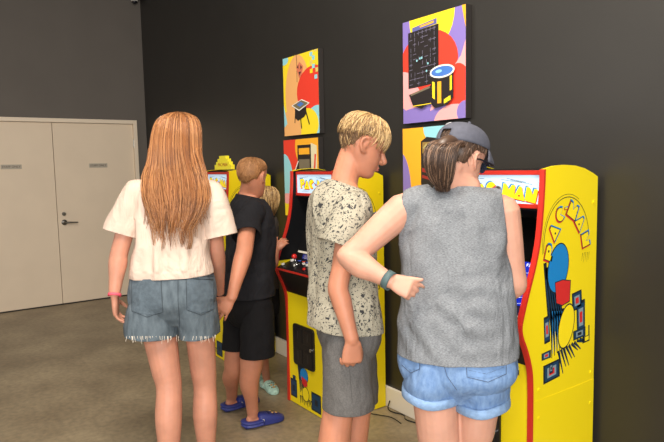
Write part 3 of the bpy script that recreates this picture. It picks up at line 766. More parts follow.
merge(bm, piece([at(352, 338, 2.47), at(354, 375, 2.47), at(355, 390, 2.47), at(355, 410, 2.47)], [.092, .092, .092, .092], at(355, 400, 2.47), V3((0, 0, -1)), .009, 26, n=24))
sh = garment('shorts', bm, grey_twill, root)
bv = bvh_of(sh); bm = bmesh.new(); seam(bm, bv, [(346, 345), (350, 375), (352, 402)], .001, steps=10); link_bm('seams', bm, mat('grey_twill_seam', rgb(78, 76, 75), .8), sh)

# ------------------------------------------------------------------ 5. woman in cap and grey tank top
D = 2.10; R, F = heading(131)
root = empty('person', (at(458, 300, D).x, at(458, 300, D).y, 0), 'person in slate cap, grey sleeveless top and blue denim shorts, playing the nearest machine', 'person')
TR = [(463, 184, D, .056, .056), (461, 189, D, .085, .066), (456, 194, D, .140, .082), (453.5, 200, D, .166, .094), (453, 212, D, .172, .106), (453, 230, D, .176, .118), (453, 250, D, .178, .124), (455, 272, D, .180, .130), (457, 300, D, .190, .142), (457, 328, D, .198, .156), (456.5, 352, D, .204, .165), (456.5, 362, D, .204, .165)]
PR = [(457, 336, D, .182, .138), (457, 356, D, .200, .156), (457.5, 370, D, .200, .155), (458, 384, D, .160, .115)]
hc = at(460.5, 161, D + .01); M = head_matrix(hc, 92, pitch=19, roll=2, s=.96)
Ls, Le, Lw = at(404, 208, D), at(349, 258, D - .05), at(390, 281, D - .13)
Rs, Re, Rw = at(504, 210, D), at(513.5, 285, D + .03), V3((5.90, -.71, 1.00))
lk, la = at(440, 455, D), at(440, 600, D); rk, ra = at(474, 446, D), at(472, 590, D); la.z = ra.z = .085
bm = bmesh.new(); add_head(bm, M)
add_tube(bm, [M @ V3((0, -.03, -.02)), M @ V3((0, -.042, -.075)), at(464, 187, D), at(461, 200, D)], [.058, .056, .058, .078], n=18)
add_rings(bm, torso_rings(TR[:-1], R, F, -.014), n=30, power=2.3); add_rings(bm, torso_rings(PR, R, F, -.03), n=30, power=2.3)
ball(bm, Ls + R * .012, .056); ball(bm, Rs - R * .012, .056)
arm(bm, Ls, Le, Lw, .058, .046, .046, .026); arm(bm, Rs, Re, Rw, .056, .047, .046, .027)
leg(bm, at(433, 372, D), lk, la, .090, .066, .066, .038, -F); leg(bm, at(481, 375, D), rk, ra, .084, .058, .066, .038, -F)
hd = at(412, 290, D - .155) - Lw
add_hand(bm, Lw, hd, V3((0, 0, -1)) * .3 + CD * .9 + R * .2, V3((0, 0, 1)), s=.88, curl=(48, 50, 35), thumb=(1.0, .25, -.05), tcurl=-4, fcurl=(.55, 1, 1.1, 1.2))
add_hand(bm, Rw, V3((.0, 1, -.15)), V3((0, -.1, -1)), V3((-1, 0, 0)), s=.88, curl=(28, 34, 28))
fr, fl = ra - F * .07, la - F * .07
add_foot(bm, fr, fr + F * .24, 1, ra); add_foot(bm, fl, fl + F * .24, 1, la)
finish_body(bm, skin_light, root, 2); face_parts(M, root, hair_brown[2])
add_sneaker(root, fr - F * .012, fr + F * .252, shoe_white); add_sneaker(root, fl - F * .012, fl + F * .252, shoe_white)
bm = bmesh.new(); add_rings(bm, torso_rings(TR, R, F, .004), n=32, power=2.35)
for s_, x in ((-1, 410), (1, 499)): add_tube(bm, [at(456 + s_ * 20, 199, D), at(x, 206, D), at(x - s_ * 1, 226, D), at(x - s_ * 3, 245, D)], [.060, .058, .050, .04], n=18)
bm = remesh(bm, .0065, 3)
folds(bm, .013, fx=8, fz=5, seed=31, bias=.05, creases=((at(430, 318, D - .15), (V3((0, 0, -1)) + R).normalized(), 90, .2, .005), (at(500, 240, D - .1), (V3((0, 0, -1)) - R * .5).normalized(), 60, .22, .004), (at(410, 240, D - .1), (V3((0, 0, -1)) + R * .5).normalized(), 60, .22, .004), (at(470, 330, D - .16), R, 90, .2, .004)))
cut(bm, at(458, 351, D), V3((0, 0, -1)), .5); cut(bm, at(463, 188.5, D), V3((0, 0, 1)) + F * .15, .12)
cut(bm, at(401.5, 215, D), -R + V3((0, 0, .10)), .12); cut(bm, at(504, 215, D), R + V3((0, 0, .12)), .12)
garment('sleeveless_top', bm, heather, root)
bm = bmesh.new(); add_rings(bm, torso_rings(PR, R, F, .004), n=32, power=2.3)
bm = remesh(bm, .0065, 3); folds(bm, .008, fx=10, fz=7, seed=33, bias=.1)
cut(bm, at(457, 341, D), V3((0, 0, 1)), .6); 
merge(bm, piece([at(436, 362, D), at(432.5, 380, D), at(431.5, 392, D), at(431, 410, D)], [.096, .098, .0955, .094], at(431.5, 392, D), V3((0, 0, -1)) - R * .08, .006, 34, n=26, ell=[1.5, 1.5, 1.4, 1.3], side=R))
merge(bm, piece([at(479, 362, D), at(481.5, 383, D), at(481, 398, D), at(480.5, 416, D)], [.096, .097, .091, .088], at(481, 401, D), V3((0, 0, -1)) + R * .10, .006, 35, n=26, ell=[1.5, 1.5, 1.42, 1.35], side=R))
sh = garment('denim_shorts', bm, denim_blue, root); bv = bvh_of(sh)
for q in ([(402.5, 341), (419, 347), (419.5, 369), (403, 364)], [(467, 359), (505, 353), (505, 374), (468, 376)]):
    bm = bmesh.new(); patch(bm, bv, q, off=.002); link_bm('back_pocket', bm, denim_bpock, sh)
bm = bmesh.new()
for pts in ([(402, 341), (420, 347), (420, 369), (411, 373), (402, 365)], [(466, 359.5), (506, 353), (506, 374), (488, 382), (467, 377), (466, 359.5)], [(442, 358), (447, 376), (457, 390)], [(470, 366), (488, 362), (504, 362)], [(468, 370), (486, 374), (504, 367)]): seam(bm, bv, pts, .001)
link_bm('seams', bm, stitch, sh)
def cuff(c, r, e, nrm, nm='rolled_cuff'):
    b2 = bmesh.new(); nrm = V3(nrm).normalized(); u = (R - nrm * R.dot(nrm)).normalized(); v = nrm.cross(u); n_ = 36; g = []
    for j in range(n_):
        q = 2 * math.pi * j / n_; row = []
        for (dr, dz) in ((0, .016), (.007, .013), (.008, -.013), (.004, -.017), (-.004, -.015), (-.004, .014)):
            row.append(b2.verts.new(V3(c) + u * math.cos(q) * (r + dr) + v * math.sin(q) * (r * e + dr) + nrm * (dz + .002 * math.sin(q * 5))))
        g.append(row)
    for j in range(n_):
        for k in range(6): b2.faces.new((g[j][k], g[(j + 1) % n_][k], g[(j + 1) % n_][(k + 1) % 6], g[j][(k + 1) % 6]))
    bmesh.ops.recalc_face_normals(b2, faces=b2.faces)
    return link_bm(nm, b2, denim_cuff, sh, True)
cuff(at(431.5, 390, D), .0965, 1.40, ZV + R * .07); cuff(at(481, 399, D), .0925, 1.43, ZV - R * .09)
band(root, 'watch_strap', Lw.lerp(Le, .03), Lw - Le, .030, .024, band_teal, 'grey-green watch strap')
# brown hair under the cap and the ponytail through its back opening
short_hair(M, root, hair_brown, hairline(front=9.4, temple=7.6, ear=7.3, behind=4.9, nape=3.8), thick=.006, count=900, length=2.2, r=.0013, lift=.003)
bm = bmesh.new()
pr = M @ V3((0, -.112, .030))
PT = [(458, 146, .12, .020), (450, 141, .15, .034), (443, 146, .165, .044), (440, 158, .165, .045), (440, 170, .155, .040), (441, 180, .145, .030), (443, 187, .14, .018)]
def pt(t):
    n_ = len(PT) - 1; x = t * n_; i = min(int(x), n_ - 1); f = x - i; g = lambda k: PT[max(0, min(n_, k))]
    return [cr(g(i - 1)[j], g(i)[j], g(i + 1)[j], g(i + 2)[j], f) for j in range(4)]
cen = []
for k in range(7): x, y, bk, r_ = PT[k]; cen.append((at(x, y, D + .01 - bk * .8 + .02), r_))
add_tube(bm, [pr + F * .03] + [c for c, _ in cen], [.016] + [r_ * .62 for _, r_ in cen], n=20, mi=0)
for i in range(1300):
    th = random.uniform(0, 6.283); rr = random.uniform(.8, 1.22); ph_ = random.uniform(0, 6); t1 = random.uniform(.8, 1.06); pts = []
    for k in range(12):
        t = min(1.0, k / 11 * t1); x, y, bk, r_ = pt(t); c = at(x, y, D + .01 - bk * .8 + .02)
        if t1 > 1 and k == 11: c -= ZV * .012
        if k == 0: rr0 = rr
        pts.append(c + (CR * math.cos(th) + (CD * .95 + ZV * .3) * math.sin(th)) * r_ * rr + CR * .003 * math.sin(t * 9 + ph_))
    strand(bm, [pr] + pts, .0019, .0006, pick((.5, .2, .3)))
link_bm('ponytail', bm, hair_brown, root, True)
# cap
bm = bmesh.new(); n = 60; K = 16; rows = []
def capu(th):
    d = abs(math.degrees(math.atan2(math.sin(th), math.cos(th)))); base = 8.5 - 1.0 * (d / 180)
    return base
for k in range(K + 1):
    row = []
    for j in range(n):
        th = 2 * math.pi * j / n; u = capu(th) + (12 - capu(th)) * k / K
        row.append(bm.verts.new(M @ (hpt(th, u, .011 + .008 * math.sin(math.pi * min(1, k / K * .9)) ) + V3((0, 0, .006 * k / K)))))
    rows.append(row)
for k in range(K):
    for j in range(n):
        d = abs(2 * math.pi * (j + .5) / n - math.pi)
        if d < .16 and 1 <= k < 5: continue       # opening for the ponytail
        bm.faces.new((rows[k][j], rows[k][(j + 1) % n], rows[k + 1][(j + 1) % n], rows[k + 1][j]))
bm.faces.new(rows[-1])
cap = garment('cap', bm, cap_cloth, root, .003); cap['label'] = 'slate grey baseball cap'
bm = bmesh.new(); g = []
for i in range(21):
    a = math.radians(-62 + 124 * i / 20); row = []
    for k in range(7):
        t = k / 6; p0 = hpt(a, capu(a), .012); ext = .066 * max(0, math.cos(a * 1.4)) * t
        row.append(bm.verts.new(M @ (p0 + V3((math.sin(a) * .01 * t, ext, -.010 * t - .16 * abs(p0.x) * t - .022 * t * t)))))
    g.append(row)
for i in range(20):
    for k in range(6): bm.faces.new((g[i][k], g[i + 1][k], g[i + 1][k + 1], g[i][k + 1]))
br = link_bm('brim', bm, cap_cloth, cap, True); s_ = br.modifiers.new('t', 'SOLIDIFY'); s_.thickness = .004; s_.offset = 0
bm = bmesh.new(); ball(bm, M @ hpt(0, 12, .034), .006); link_bm('button', bm, cap_cloth, cap, True)
# pale embroidery beside the opening
bm = bmesh.new()
for j in range(9):
    th = math.radians(198 + 5.5 * j); q = M @ hpt(th, 10.15 - .03 * j, .0255); q2 = M @ hpt(th + .05, 10.45 - .03 * j - (.15 if j % 2 else 0), .0262)
    add_tube(bm, [q, q2], .0016, n=6, sub=1)
link_bm('embroidery', bm, mat('embroidery_white', rgb(215, 215, 215), .7), cap)
# sunglasses
bm = bmesh.new()
for sx in (-1, 1):
    c = V3((sx * .032, .094, .002))
    P = [c + V3((math.cos(q) * .028, -abs(math.cos(q)) * .004 - (.012 if math.cos(q) * sx > 0 else 0) * abs(math.cos(q)), math.sin(q) * .019)) for q in [2 * math.pi * k / 20 for k in range(20)]]
    extrude(bm, [M @ p_ for p_ in P], (M.to_3x3() @ V3((0, .003, 0))))
gl = empty('glasses', (0, 0, 0)); gl.parent = root
bpy.data.objects.remove(gl)
lens = link_bm('glasses', bm, glass_dark, root); lens['label'] = 'dark reflective sunglasses'
bm = bmesh.new()
for sx in (-1, 1):
    add_tube(bm, [M @ V3((sx * .058, .086, .012)), M @ V3((sx * .074, .070, .012)), M @ V3((sx * .080, .02, .012)), M @ V3((sx * .082, -.008, .006))], .0028, n=8)
add_tube(bm, [M @ V3((-.058, .086, .012)), M @ V3((-.032, .096, .018)), M @ V3((0, .101, .013)), M @ V3((.032, .096, .018)), M @ V3((.058, .086, .012))], .0025, n=8)
link_bm('glasses_frame', bm, frame_m, lens, True)

# ------------------------------------------------------------------ the room
wall_black = mat('charcoal_wall_paint', rgb(39, 37, 34), 0.42, var=.06, scale=2.5, spec=.5, bump=.04, bscale=140)
wall_grey = mat('taupe_wall_paint', rgb(98, 92, 86), 0.75, var=.04, scale=2, bump=.03, bscale=140)
door_paint = mat('beige_door_paint', rgb(226, 208, 184), 0.5, var=.02, scale=3)
frame_paint = mat('door_frame_paint', rgb(230, 214, 192), 0.45)
base_white = mat('white_baseboard_paint', rgb(226, 220, 210), 0.5)
rubber = mat('dark_rubber_base', rgb(38, 34, 30), 0.6)
steel = mat('brushed_steel', rgb(150, 148, 142), 0.3, metal=1)
concrete = mat('polished_concrete', rgb(124, 110, 88), 0.42, col2=rgb(164, 149, 122), scale=2.2, ramp=(.3, .72), detail=9, bump=.03, bscale=40, spec=.5)
nt = concrete.node_tree; bs = nt.nodes['Principled BSDF']
src = bs.inputs['Base Color'].links[0].from_socket
n2 = nt.nodes.new('ShaderNodeTexNoise'); n2.inputs['Scale'].default_value = 28; n2.inputs['Detail'].default_value = 6
tcx = [n for n in nt.nodes if n.type == 'TEX_COORD'][0]; nt.links.new(tcx.outputs['Object'], n2.inputs['Vector'])
r2 = nt.nodes.new('ShaderNodeValToRGB'); r2.color_ramp.elements[0].position = .3; r2.color_ramp.elements[1].position = .7
r2.color_ramp.elements[0].color = (.72, .72, .72, 1); r2.color_ramp.elements[1].color = (1.08, 1.06, 1.02, 1)
mm = nt.nodes.new('ShaderNodeMix'); mm.data_type = 'RGBA'; mm.blend_type = 'MULTIPLY'; mm.inputs[0].default_value = 1
nt.links.new(n2.outputs['Fac'], r2.inputs[0]); nt.links.new(src, mm.inputs[6]); nt.links.new(r2.outputs[0], mm.inputs[7]); nt.links.new(mm.outputs[2], bs.inputs['Base Color'])

ZC = 4.2; XE = 9.4; YS = -6.4
def struct(name, a, b, m, parent=None, bev=0):
    bm = bmesh.new(); box(bm, a, b, bev=bev); o = link_bm(name, bm, m, parent)
    if parent is None: o['kind'] = 'structure'
    return o
struct('floor', (-.15, YS, -.1), (XE, .15, 0), concrete)
struct('wall_back', (-.15, 0, 0), (XE, .15, ZC), wall_black)
# door wall with an opening for the double door
DY0, DY1, DZ = -2.10, -.118, 2.185
bm = bmesh.new()
box(bm, (-.15, DY1, 0), (0, 0, ZC)); box(bm, (-.15, YS, 0), (0, DY0, ZC)); box(bm, (-.15, DY0, DZ), (0, DY1, ZC))
link_bm('wall_left', bm, wall_grey)['kind'] = 'structure'
bm = bmesh.new(); box(bm, (0, -.022, 0), (XE, 0, .132), bev=.003)
link_bm('baseboard_back', bm, base_white)['kind'] = 'structure'
bm = bmesh.new(); box(bm, (0, DY1 + .002, 0), (.01, -.024, .1)); box(bm, (0, YS, 0), (.01, DY0 - .002, .1))
link_bm('baseboard_left', bm, rubber)['kind'] = 'structure'
bm = bmesh.new()
fw = .045
box(bm, (-.1, DY1 - fw, 0), (.018, DY1, DZ), bev=.002); box(bm, (-.1, DY0, 0), (.018, DY0 + fw, DZ), bev=.002); box(bm, (-.1, DY0 + fw, DZ - fw), (.018, DY1 - fw, DZ), bev=.002)
link_bm('trim_1', bm, frame_paint)['kind'] = 'structure'
bm = bmesh.new(); box(bm, (-.1, DY0 + fw, 0), (.0, DY1 - fw, .006)); link_bm('trim_2', bm, rubber)['kind'] = 'structure'

def text_mesh(s, size, font_scale_x=1.0):
    cu = bpy.data.curves.new('t', 'FONT'); cu.body = s; cu.size = size; cu.align_x = 'CENTER'; cu.align_y = 'CENTER'; cu.resolution_u = 4
    ob = bpy.data.objects.new('t', cu); C.objects.link(ob)
    me = bpy.data.meshes.new_from_object(ob.evaluated_get(bpy.context.evaluated_depsgraph_get()))
    bm = bmesh.new(); bm.from_mesh(me); bpy.data.objects.remove(ob); bpy.data.curves.remove(cu); bpy.data.meshes.remove(me)
    for v in bm.verts: v.co.x *= font_scale_x
    return bm
def place_text(name, s, size, loc, xdir, up, m, parent, depth=.001, fx=1.0):
    bm = text_mesh(s, size, fx)
    X = V3(xdir).normalized(); Y = V3(up).normalized(); Zz = X.cross(Y)
    M = Matrix((X, Y, Zz)).transposed().to_4x4(); M.translation = V3(loc)
    bmesh.ops.transform(bm, matrix=M, verts=bm.verts)
    r = bmesh.ops.extrude_face_region(bm, geom=bm.faces[:]); bmesh.ops.translate(bm, verts=[e for e in r['geom'] if isinstance(e, bmesh.types.BMVert)], vec=Zz * depth)
    return link_bm(name, bm, m, parent)
sign_plate = mat('door_sign_plate', rgb(178, 168, 152), .5); sign_ink = mat('door_sign_ink', rgb(70, 64, 58), .6)
mid = -1.09
for i, (a, b2, sy) in enumerate(((DY0 + fw + .003, mid - .003, -1.535), (mid + .003, DY1 - fw - .003, -.6))):
    bm = bmesh.new(); box(bm, (-.06, a, .012), (-.012, b2, DZ - fw - .003), bev=.0015)
    d = link_bm('door_%d' % (i + 1), bm, door_paint); d['kind'] = 'structure'
    d.location = (0, 0, 0)
    bm = bmesh.new(); box(bm, (-.0119, sy - .105, 1.61), (-.008, sy + .105, 1.66), bev=.001); sp = link_bm('door_sign', bm, sign_plate, d)
    place_text('lettering', 'STAFF ONLY', .033, (-.0079, sy, 1.635), (0, 1, 0), (0, 0, 1), sign_ink, sp)
    hinge_y = a if i == 0 else b2
    for z in (.25, 1.1, 1.9):
        bm = bmesh.new(); cyl(bm, (.004, hinge_y + (.004 if i else -.004), z - .05), (0, 0, 1), .008, .1, 12); link_bm('hinge', bm, steel, d)
    if i == 1:
        bm = bmesh.new(); cyl(bm, (-.012, -1.02, 1.075), (1, 0, 0), .022, .014, 24); cyl(bm, (.002, -1.02, 1.075), (1, 0, 0), .012, .006, 16); link_bm('deadbolt', bm, steel, d, False)
        bm = bmesh.new(); cyl(bm, (-.012, -1.02, .975), (1, 0, 0), .032, .012, 24); cyl(bm, (0, -1.02, .975), (1, 0, 0), .012, .05, 16)
        add_tube(bm, [(.045, -1.03, .975), (.048, -.98, .975), (.048, -.93, .972), (.044, -.885, .970)], [.010, .010, .009, .008], n=10)
        link_bm('lever_handle', bm, steel, d, True)

# small dome camera high in the corner
t = empty('security_camera', (.07, -.09, 3.66), 'small dark dome camera with a white ring high in the room corner', 'camera')
bm = bmesh.new(); box(bm, (.0, -.12, 3.655), (.14, -.03, 3.675), bev=.005); cyl(bm, (.07, -.09, 3.635), (0, 0, 1), .05, .025, 24); link_bm('mount', bm, mat('dark_plastic', rgb(28, 28, 30), .4), t)
bm = bmesh.new(); cyl(bm, (.07, -.09, 3.615), (0, 0, 1), .042, .02, 24); link_bm('ring', bm, shoe_white, t)
bm = bmesh.new(); ball(bm, (.07, -.09, 3.612), .03); link_bm('dome', bm, frame_m, t, True)

# ------------------------------------------------------------------ wall canvases
def circ(cx, cy, rx, ry=None, n=28, a0=0, a1=360):
    ry = rx if ry is None else ry
    full = abs(a1 - a0) >= 359.9
    return [(cx + rx * math.cos(math.radians(a0 + (a1 - a0) * k / (n if full else n - 1))), cy + ry * math.sin(math.radians(a0 + (a1 - a0) * k / (n if full else n - 1)))) for k in range(n)]
def clip(P, x0, x1, y0, y1):
    for ax, val, sg in ((0, x0, 1), (0, x1, -1), (1, y0, 1), (1, y1, -1)):
        out = []
        for i in range(len(P)):
            a, b2 = P[i - 1], P[i]; da, db = (a[ax] - val) * sg, (b2[ax] - val) * sg
            if (da >= 0) != (db >= 0):
                t = da / (da - db); out.append((a[0] + (b2[0] - a[0]) * t, a[1] + (b2[1] - a[1]) * t))
            if db >= 0: out.append(b2)
        P = out
        if not P: return P
    return P
PAL = {}
def pal(r, g, b2, rough=.5):
    k = (r, g, b2)
    if k not in PAL: PAL[k] = mat('print_%d_%d_%d' % k, rgb(r, g, b2), rough)
    return PAL[k]
PURPLE, YEL, ORG, RED_, PINK, CYAN, BLK, WHT, BLU = (134, 116, 190), (250, 222, 40), (250, 178, 40), (232, 62, 42), (246, 170, 170), (150, 214, 226), (34, 28, 28), (240, 236, 226), (70, 120, 200)
def canvas(x0, z0, x1, z1, bg, layers, label):
    t = empty('wall_canvas', ((x0 + x1) / 2, 0, z0), label, 'canvas print', 'canvas prints on the dark wall')
    bm = bmesh.new(); box(bm, (x0, -.044, z0), (x1, -.0005, z1), bev=.002); link_bm('stretched_canvas', bm, mat('canvas_edge', rgb(40, 36, 34), .6), t)
    bm = bmesh.new(); cols = [bg] + [l[0] for l in layers]; names = []
    for k, (col, P) in enumerate([(bg, [(0, 0), (1, 0), (1, 1), (0, 1)])] + layers):
        if col not in names: names.append(col)
        Q = clip(P, 0.004, .996, .004, .996)
        if len(Q) < 3: continue
        poly(bm, [V3((x0 + (x1 - x0) * u, -.0446 - .00012 * k, z0 + (z1 - z0) * v)) for u, v in Q], names.index(col))
    bmesh.ops.recalc_face_normals(bm, faces=bm.faces)
    link_bm('printed_design', bm, [pal(*c) for c in names], t)
def thick_line(a, b2, w):
    dx, dy = b2[0] - a[0], b2[1] - a[1]; L = math.hypot(dx, dy) or 1; nx, ny = -dy / L * w / 2, dx / L * w / 2
    return [(a[0] + nx, a[1] + ny), (b2[0] + nx, b2[1] + ny), (b2[0] - nx, b2[1] - ny), (a[0] - nx, a[1] - ny)]
def board(x, y, w, h, skew, seed):
    rnd = random.Random(seed); out = [(BLK, [(x, y), (x + w, y + skew), (x + w, y + h + skew), (x, y + h)])]
    for i in range(7):
        for j in range(11):
            u = x + w * (.1 + .8 * i / 6); v = y + skew * (u - x) / w + h * (.06 + .88 * j / 10)
            if rnd.random() < .6: out.append(((112, 108, 128), thick_line((u - w * .06, v), (u + w * .05, v + .004), .006)))
            if rnd.random() < .5: out.append(((112, 108, 128), thick_line((u, v - h * .035), (u, v + h * .035), .007)))
    for i in range(5): out.append((rnd.choice([ORG, CYAN, RED_, WHT]), circ(x + w * rnd.uniform(.3, .75), y + h * rnd.uniform(.25, .55), .012, n=8)))
    return out
L = [(YEL, circ(.48, .99, .36, .32)), (ORG, [(.94, 1), (1, .78), (1, 1)]), (RED_, circ(.42, .56, .47, .30)), (PINK, [(0, .52), (.1, .5), (.2, .4), (.3, .3), (.35, .18), (.25, .1), (.08, .12), (0, .16)]),
     (PINK, [(1, .70), (.93, .56), (.8, .46), (.62, .36), (.5, .2), (.46, .1), (.8, .2), (.95, .3), (1, .4)]), (RED_, circ(.88, .26, .20, .24)), (PURPLE, circ(.20, .02, .3, .13)), (PINK, circ(.82, -.02, .3, .16)), (PURPLE, circ(.99, .06, .12, .1))]
L += [((96, 100, 160), [(.17, .88), (.57, .90), (.57, .95), (.17, .92)]), (ORG, [(.3, .905), (.52, .915), (.52, .935), (.3, .92)])]
L += board(.10, .34, .50, .54, .015, 3)
L += [(BLK, [(.13, .28), (.5, .34), (.54, .2), (.34, .13), (.2, .17)]), ((120, 110, 90), thick_line((.16, .275), (.48, .325), .02)), (YEL, thick_line((.2, .165), (.52, .17), .008)),
      (BLK, [(.50, .44), (.50, .16), (.56, .12), (.76, .14), (.84, .2), (.84, .44)]), (WHT, circ(.67, .45, .19, .06)), (BLU, circ(.67, .45, .165, .045)), (CYAN, circ(.62, .455, .05, .015)), (YEL, [(.70, .15), (.80, .18), (.80, .22), (.70, .19)]),
      (ORG, [(.60, .16), (.66, .16), (.66, .36), (.60, .36)]), (YEL, [(.52, .22), (.56, .2), (.56, .36), (.52, .37)]), (YEL, [(.79, .26), (.82, .27), (.82, .40), (.79, .39)])]
canvas(4.83, 1.815, 5.32, 2.405, PURPLE, L, 'upper right canvas print, purple ground with a tall dark game board and small octagonal table')
L = [(CYAN, circ(.78, .98, .42, .2)), (PURPLE, circ(-.05, .32, .2, .44)), (PINK, circ(.3, .08, .3, .34)), (CYAN, circ(.9, .1, .2, .2)), (RED_, circ(1, .55, .3, .16))]
L += [(BLK, [(.32, .2), (.32, .86), (.42, .9), (.60, .88), (.60, .2)]), ((150, 120, 60), [(.345, .74), (.58, .74), (.58, .85), (.345, .85)]), (WHT, thick_line((.36, .72), (.56, .73), .02)),
      ((150, 40, 36), [(.34, .56), (.58, .52), (.58, .56), (.34, .60)]), ((150, 40, 36), [(.34, .5), (.58, .46), (.58, .485), (.34, .53)]), (ORG, circ(.46, .3, .11, .09)), (YEL, [(.62, .86), (.84, .88), (.84, .2), (.62, .2)]), (BLK, [(.66, .8), (.8, .8), (.8, .5), (.66, .5)]),
      ((180, 170, 110), thick_line((.36, .79), (.42, .83), .02)), ((180, 170, 110), thick_line((.46, .83), (.52, .78), .02))]
canvas(4.822, 1.205, 5.312, 1.79, ORG, L, 'canvas print behind the cap wearer, orange and pale blue with a dark upright machine')
L = [(RED_, circ(.05, .95, .3, .14)), (CYAN, circ(0, .76, .25, .08)), (PINK, circ(.12, .5, .3, .16)), (YEL, circ(.7, .6, .35, .3)), (PURPLE, circ(.5, .1, .4, .2)), (BLK, [(.4, .2), (.4, .8), (.65, .82), (.65, .2)]), ((150, 120, 60), [(.43, .68), (.62, .69), (.62, .77), (.43, .76)])]
canvas(4.815, .60, 5.305, 1.185, RED_, L, 'lowest canvas print in the right column, red with pale blue and pink')
L = [(CYAN, circ(.04, .97, .13, .06)), ((240, 178, 110), circ(.42, .5, .36, .50)), (RED_, circ(.86, .52, .46, .30)), (CYAN, circ(.95, .10, .34, .24)), (YEL, circ(.68, .12, .3, .2)), ((240, 178, 110), circ(.18, .05, .32, .28)), (CYAN, [(0, .42), (.04, .30), (.1, .16), (.02, .12), (0, .12)])]
for i, (u, v) in enumerate(((.66, .93), (.78, .93), (.90, .97), (.72, .88), (.84, .88), (.78, .83), (.90, .83), (.84, .78), (.93, .73), (.78, .73), (.9, .65))):
    L.append(((YEL, CYAN, (226, 205, 110))[i % 3], [(u, v), (u + .075, v), (u + .075, v + .05), (u, v + .05)]))
L += [((120, 70, 50), thick_line((.42, .66), (.42, 1), .012)), ((216, 120, 90), [(.40, .84), (.50, .9), (.60, .84), (.56, .74), (.48, .70)]), (BLK, [(.42, .84), (.47, .87), (.47, .82)]), (BLK, [(.52, .86), (.57, .83), (.53, .80)]), (BLK, [(.47, .78), (.54, .78), (.50, .73)]),
      (BLK, [(.34, .36), (.34, .22), (.42, .18), (.60, .22), (.66, .26), (.66, .40)]), (BLK, thick_line((.36, .36), (.33, .16), .02)), (BLK, thick_line((.64, .3), (.74, .12), .025)), (BLK, thick_line((.50, .2), (.52, .08), .025)),
      (WHT, [(.24, .38), (.46, .30), (.76, .38), (.54, .44)]), ((120, 110, 80), [(.28, .38), (.46, .315), (.72, .38), (.53, .43)]), (BLU, [(.40, .38), (.49, .35), (.60, .38), (.51, .41)])]
canvas(3.452, 1.812, 3.942, 2.41, YEL, L, 'upper left canvas print, yellow with red and orange rings and a small low table')
L = [(RED_, circ(.1, .95, .6, .36)), (CYAN, circ(.0, .42, .28, .40)), (ORG, circ(.75, .9, .4, .3)), (YEL, circ(.1, .02, .35, .26)), (PINK, circ(.1, .23, .2, .07)), (RED_, circ(.95, .2, .4, .3)),
     (BLK, [(.34, .1), (.34, .6), (.42, .7), (.42, .92), (.80, .92), (.80, .1)]), (ORG, [(.46, .80), (.76, .80), (.76, .88), (.46, .88)]), ((230, 220, 180), [(.80, .1), (.80, .94), (.96, .9), (.96, .1)]), (WHT, thick_line((.34, .6), (.44, .72), .02)), ((120, 110, 90), [(.46, .6), (.76, .6), (.76, .74), (.46, .74)]), (RED_, thick_line((.84, .3), (.92, .8), .04))]
canvas(3.43, 1.19, 3.92, 1.785, ORG, L, 'lower left canvas print, red and pale blue with a dark upright machine')

# ------------------------------------------------------------------ arcade cabinets
cab_yellow = mat('gloss_yellow_laminate', rgb(238, 214, 22), 0.35, spec=.4, bump=.015, bscale=300)
cab_red = mat('red_edge_moulding', rgb(196, 44, 32), 0.35)
cab_black = mat('black_cabinet_panel', rgb(16, 15, 16), 0.4)
cab_inner = mat('inner_side_black', rgb(12, 13, 16), 0.6, spec=.2)
screen_off = mat('dark_screen_glass', rgb(4, 4, 5), 0.25, spec=.15)
coin_black = mat('black_coin_door_steel', rgb(26, 24, 24), 0.35, bump=.05, bscale=300)
slot_grey = mat('coin_slot_plate', rgb(52, 48, 46), 0.3)
chrome = mat('chrome', rgb(210, 210, 210), 0.12, metal=1)
btn_white = mat('white_button', rgb(232, 230, 224), 0.3); btn_red = mat('red_ball', rgb(205, 34, 30), 0.2, coat=.5)
deck_black = mat('control_deck_black', rgb(20, 19, 22), 0.35)
marq = mat('backlit_marquee', rgb(180, 212, 236), .3, emit=rgb(205, 230, 250), estr=.45)
mq_y = mat('marquee_yellow', rgb(250, 226, 30), .3, emit=rgb(250, 222, 20), estr=.3)
mq_r = mat('marquee_red', rgb(214, 60, 40), .3, emit=rgb(210, 50, 30), estr=.15)
mq_b = mat('marquee_blue', rgb(30, 130, 200), .3, emit=rgb(30, 120, 190), estr=.15)
mq_k = mat('marquee_black', rgb(40, 50, 60), .4)
scr_blue = mat('lit_screen_blue', rgb(20, 40, 170), .2, emit=rgb(22, 44, 190), estr=.5)
scr_line = mat('lit_screen_line', rgb(190, 200, 235), .2, emit=rgb(150, 160, 235), estr=.5)
art_y = mat('side_art_yellow', rgb(246, 222, 26), .4); art_k = mat('side_art_black', rgb(26, 34, 40), .45)
art_b = mat('side_art_blue', rgb(24, 128, 196), .4); art_r = mat('side_art_red', rgb(206, 44, 42), .4); art_n = mat('side_art_navy', rgb(24, 62, 92), .45); art_g = mat('side_art_grey', rgb(130, 150, 160), .45)
FRONT = [(-.412, 1.548), (-.413, 1.50), (-.420, 1.40), (-.436, 1.27), (-.465, 1.165), (-.508, 1.055), (-.540, .965), (-.549, .925), (-.541, .885), (-.514, .83), (-.488, .76), (-.476, .68), (-.474, .44), (-.480, .004)]
FRONT = FRONT[:1] + [tuple(q) for q in smooth_list([V3((a, b2, 0)).to_2d() for a, b2 in FRONT[1:]], 3)]
REAR = [(-.030, .004), (-.030, 1.508), (-.065, 1.524), (-.13, 1.546), (-.20, 1.559), (-.27, 1.563), (-.34, 1.560)]
W = .49; TH = .018
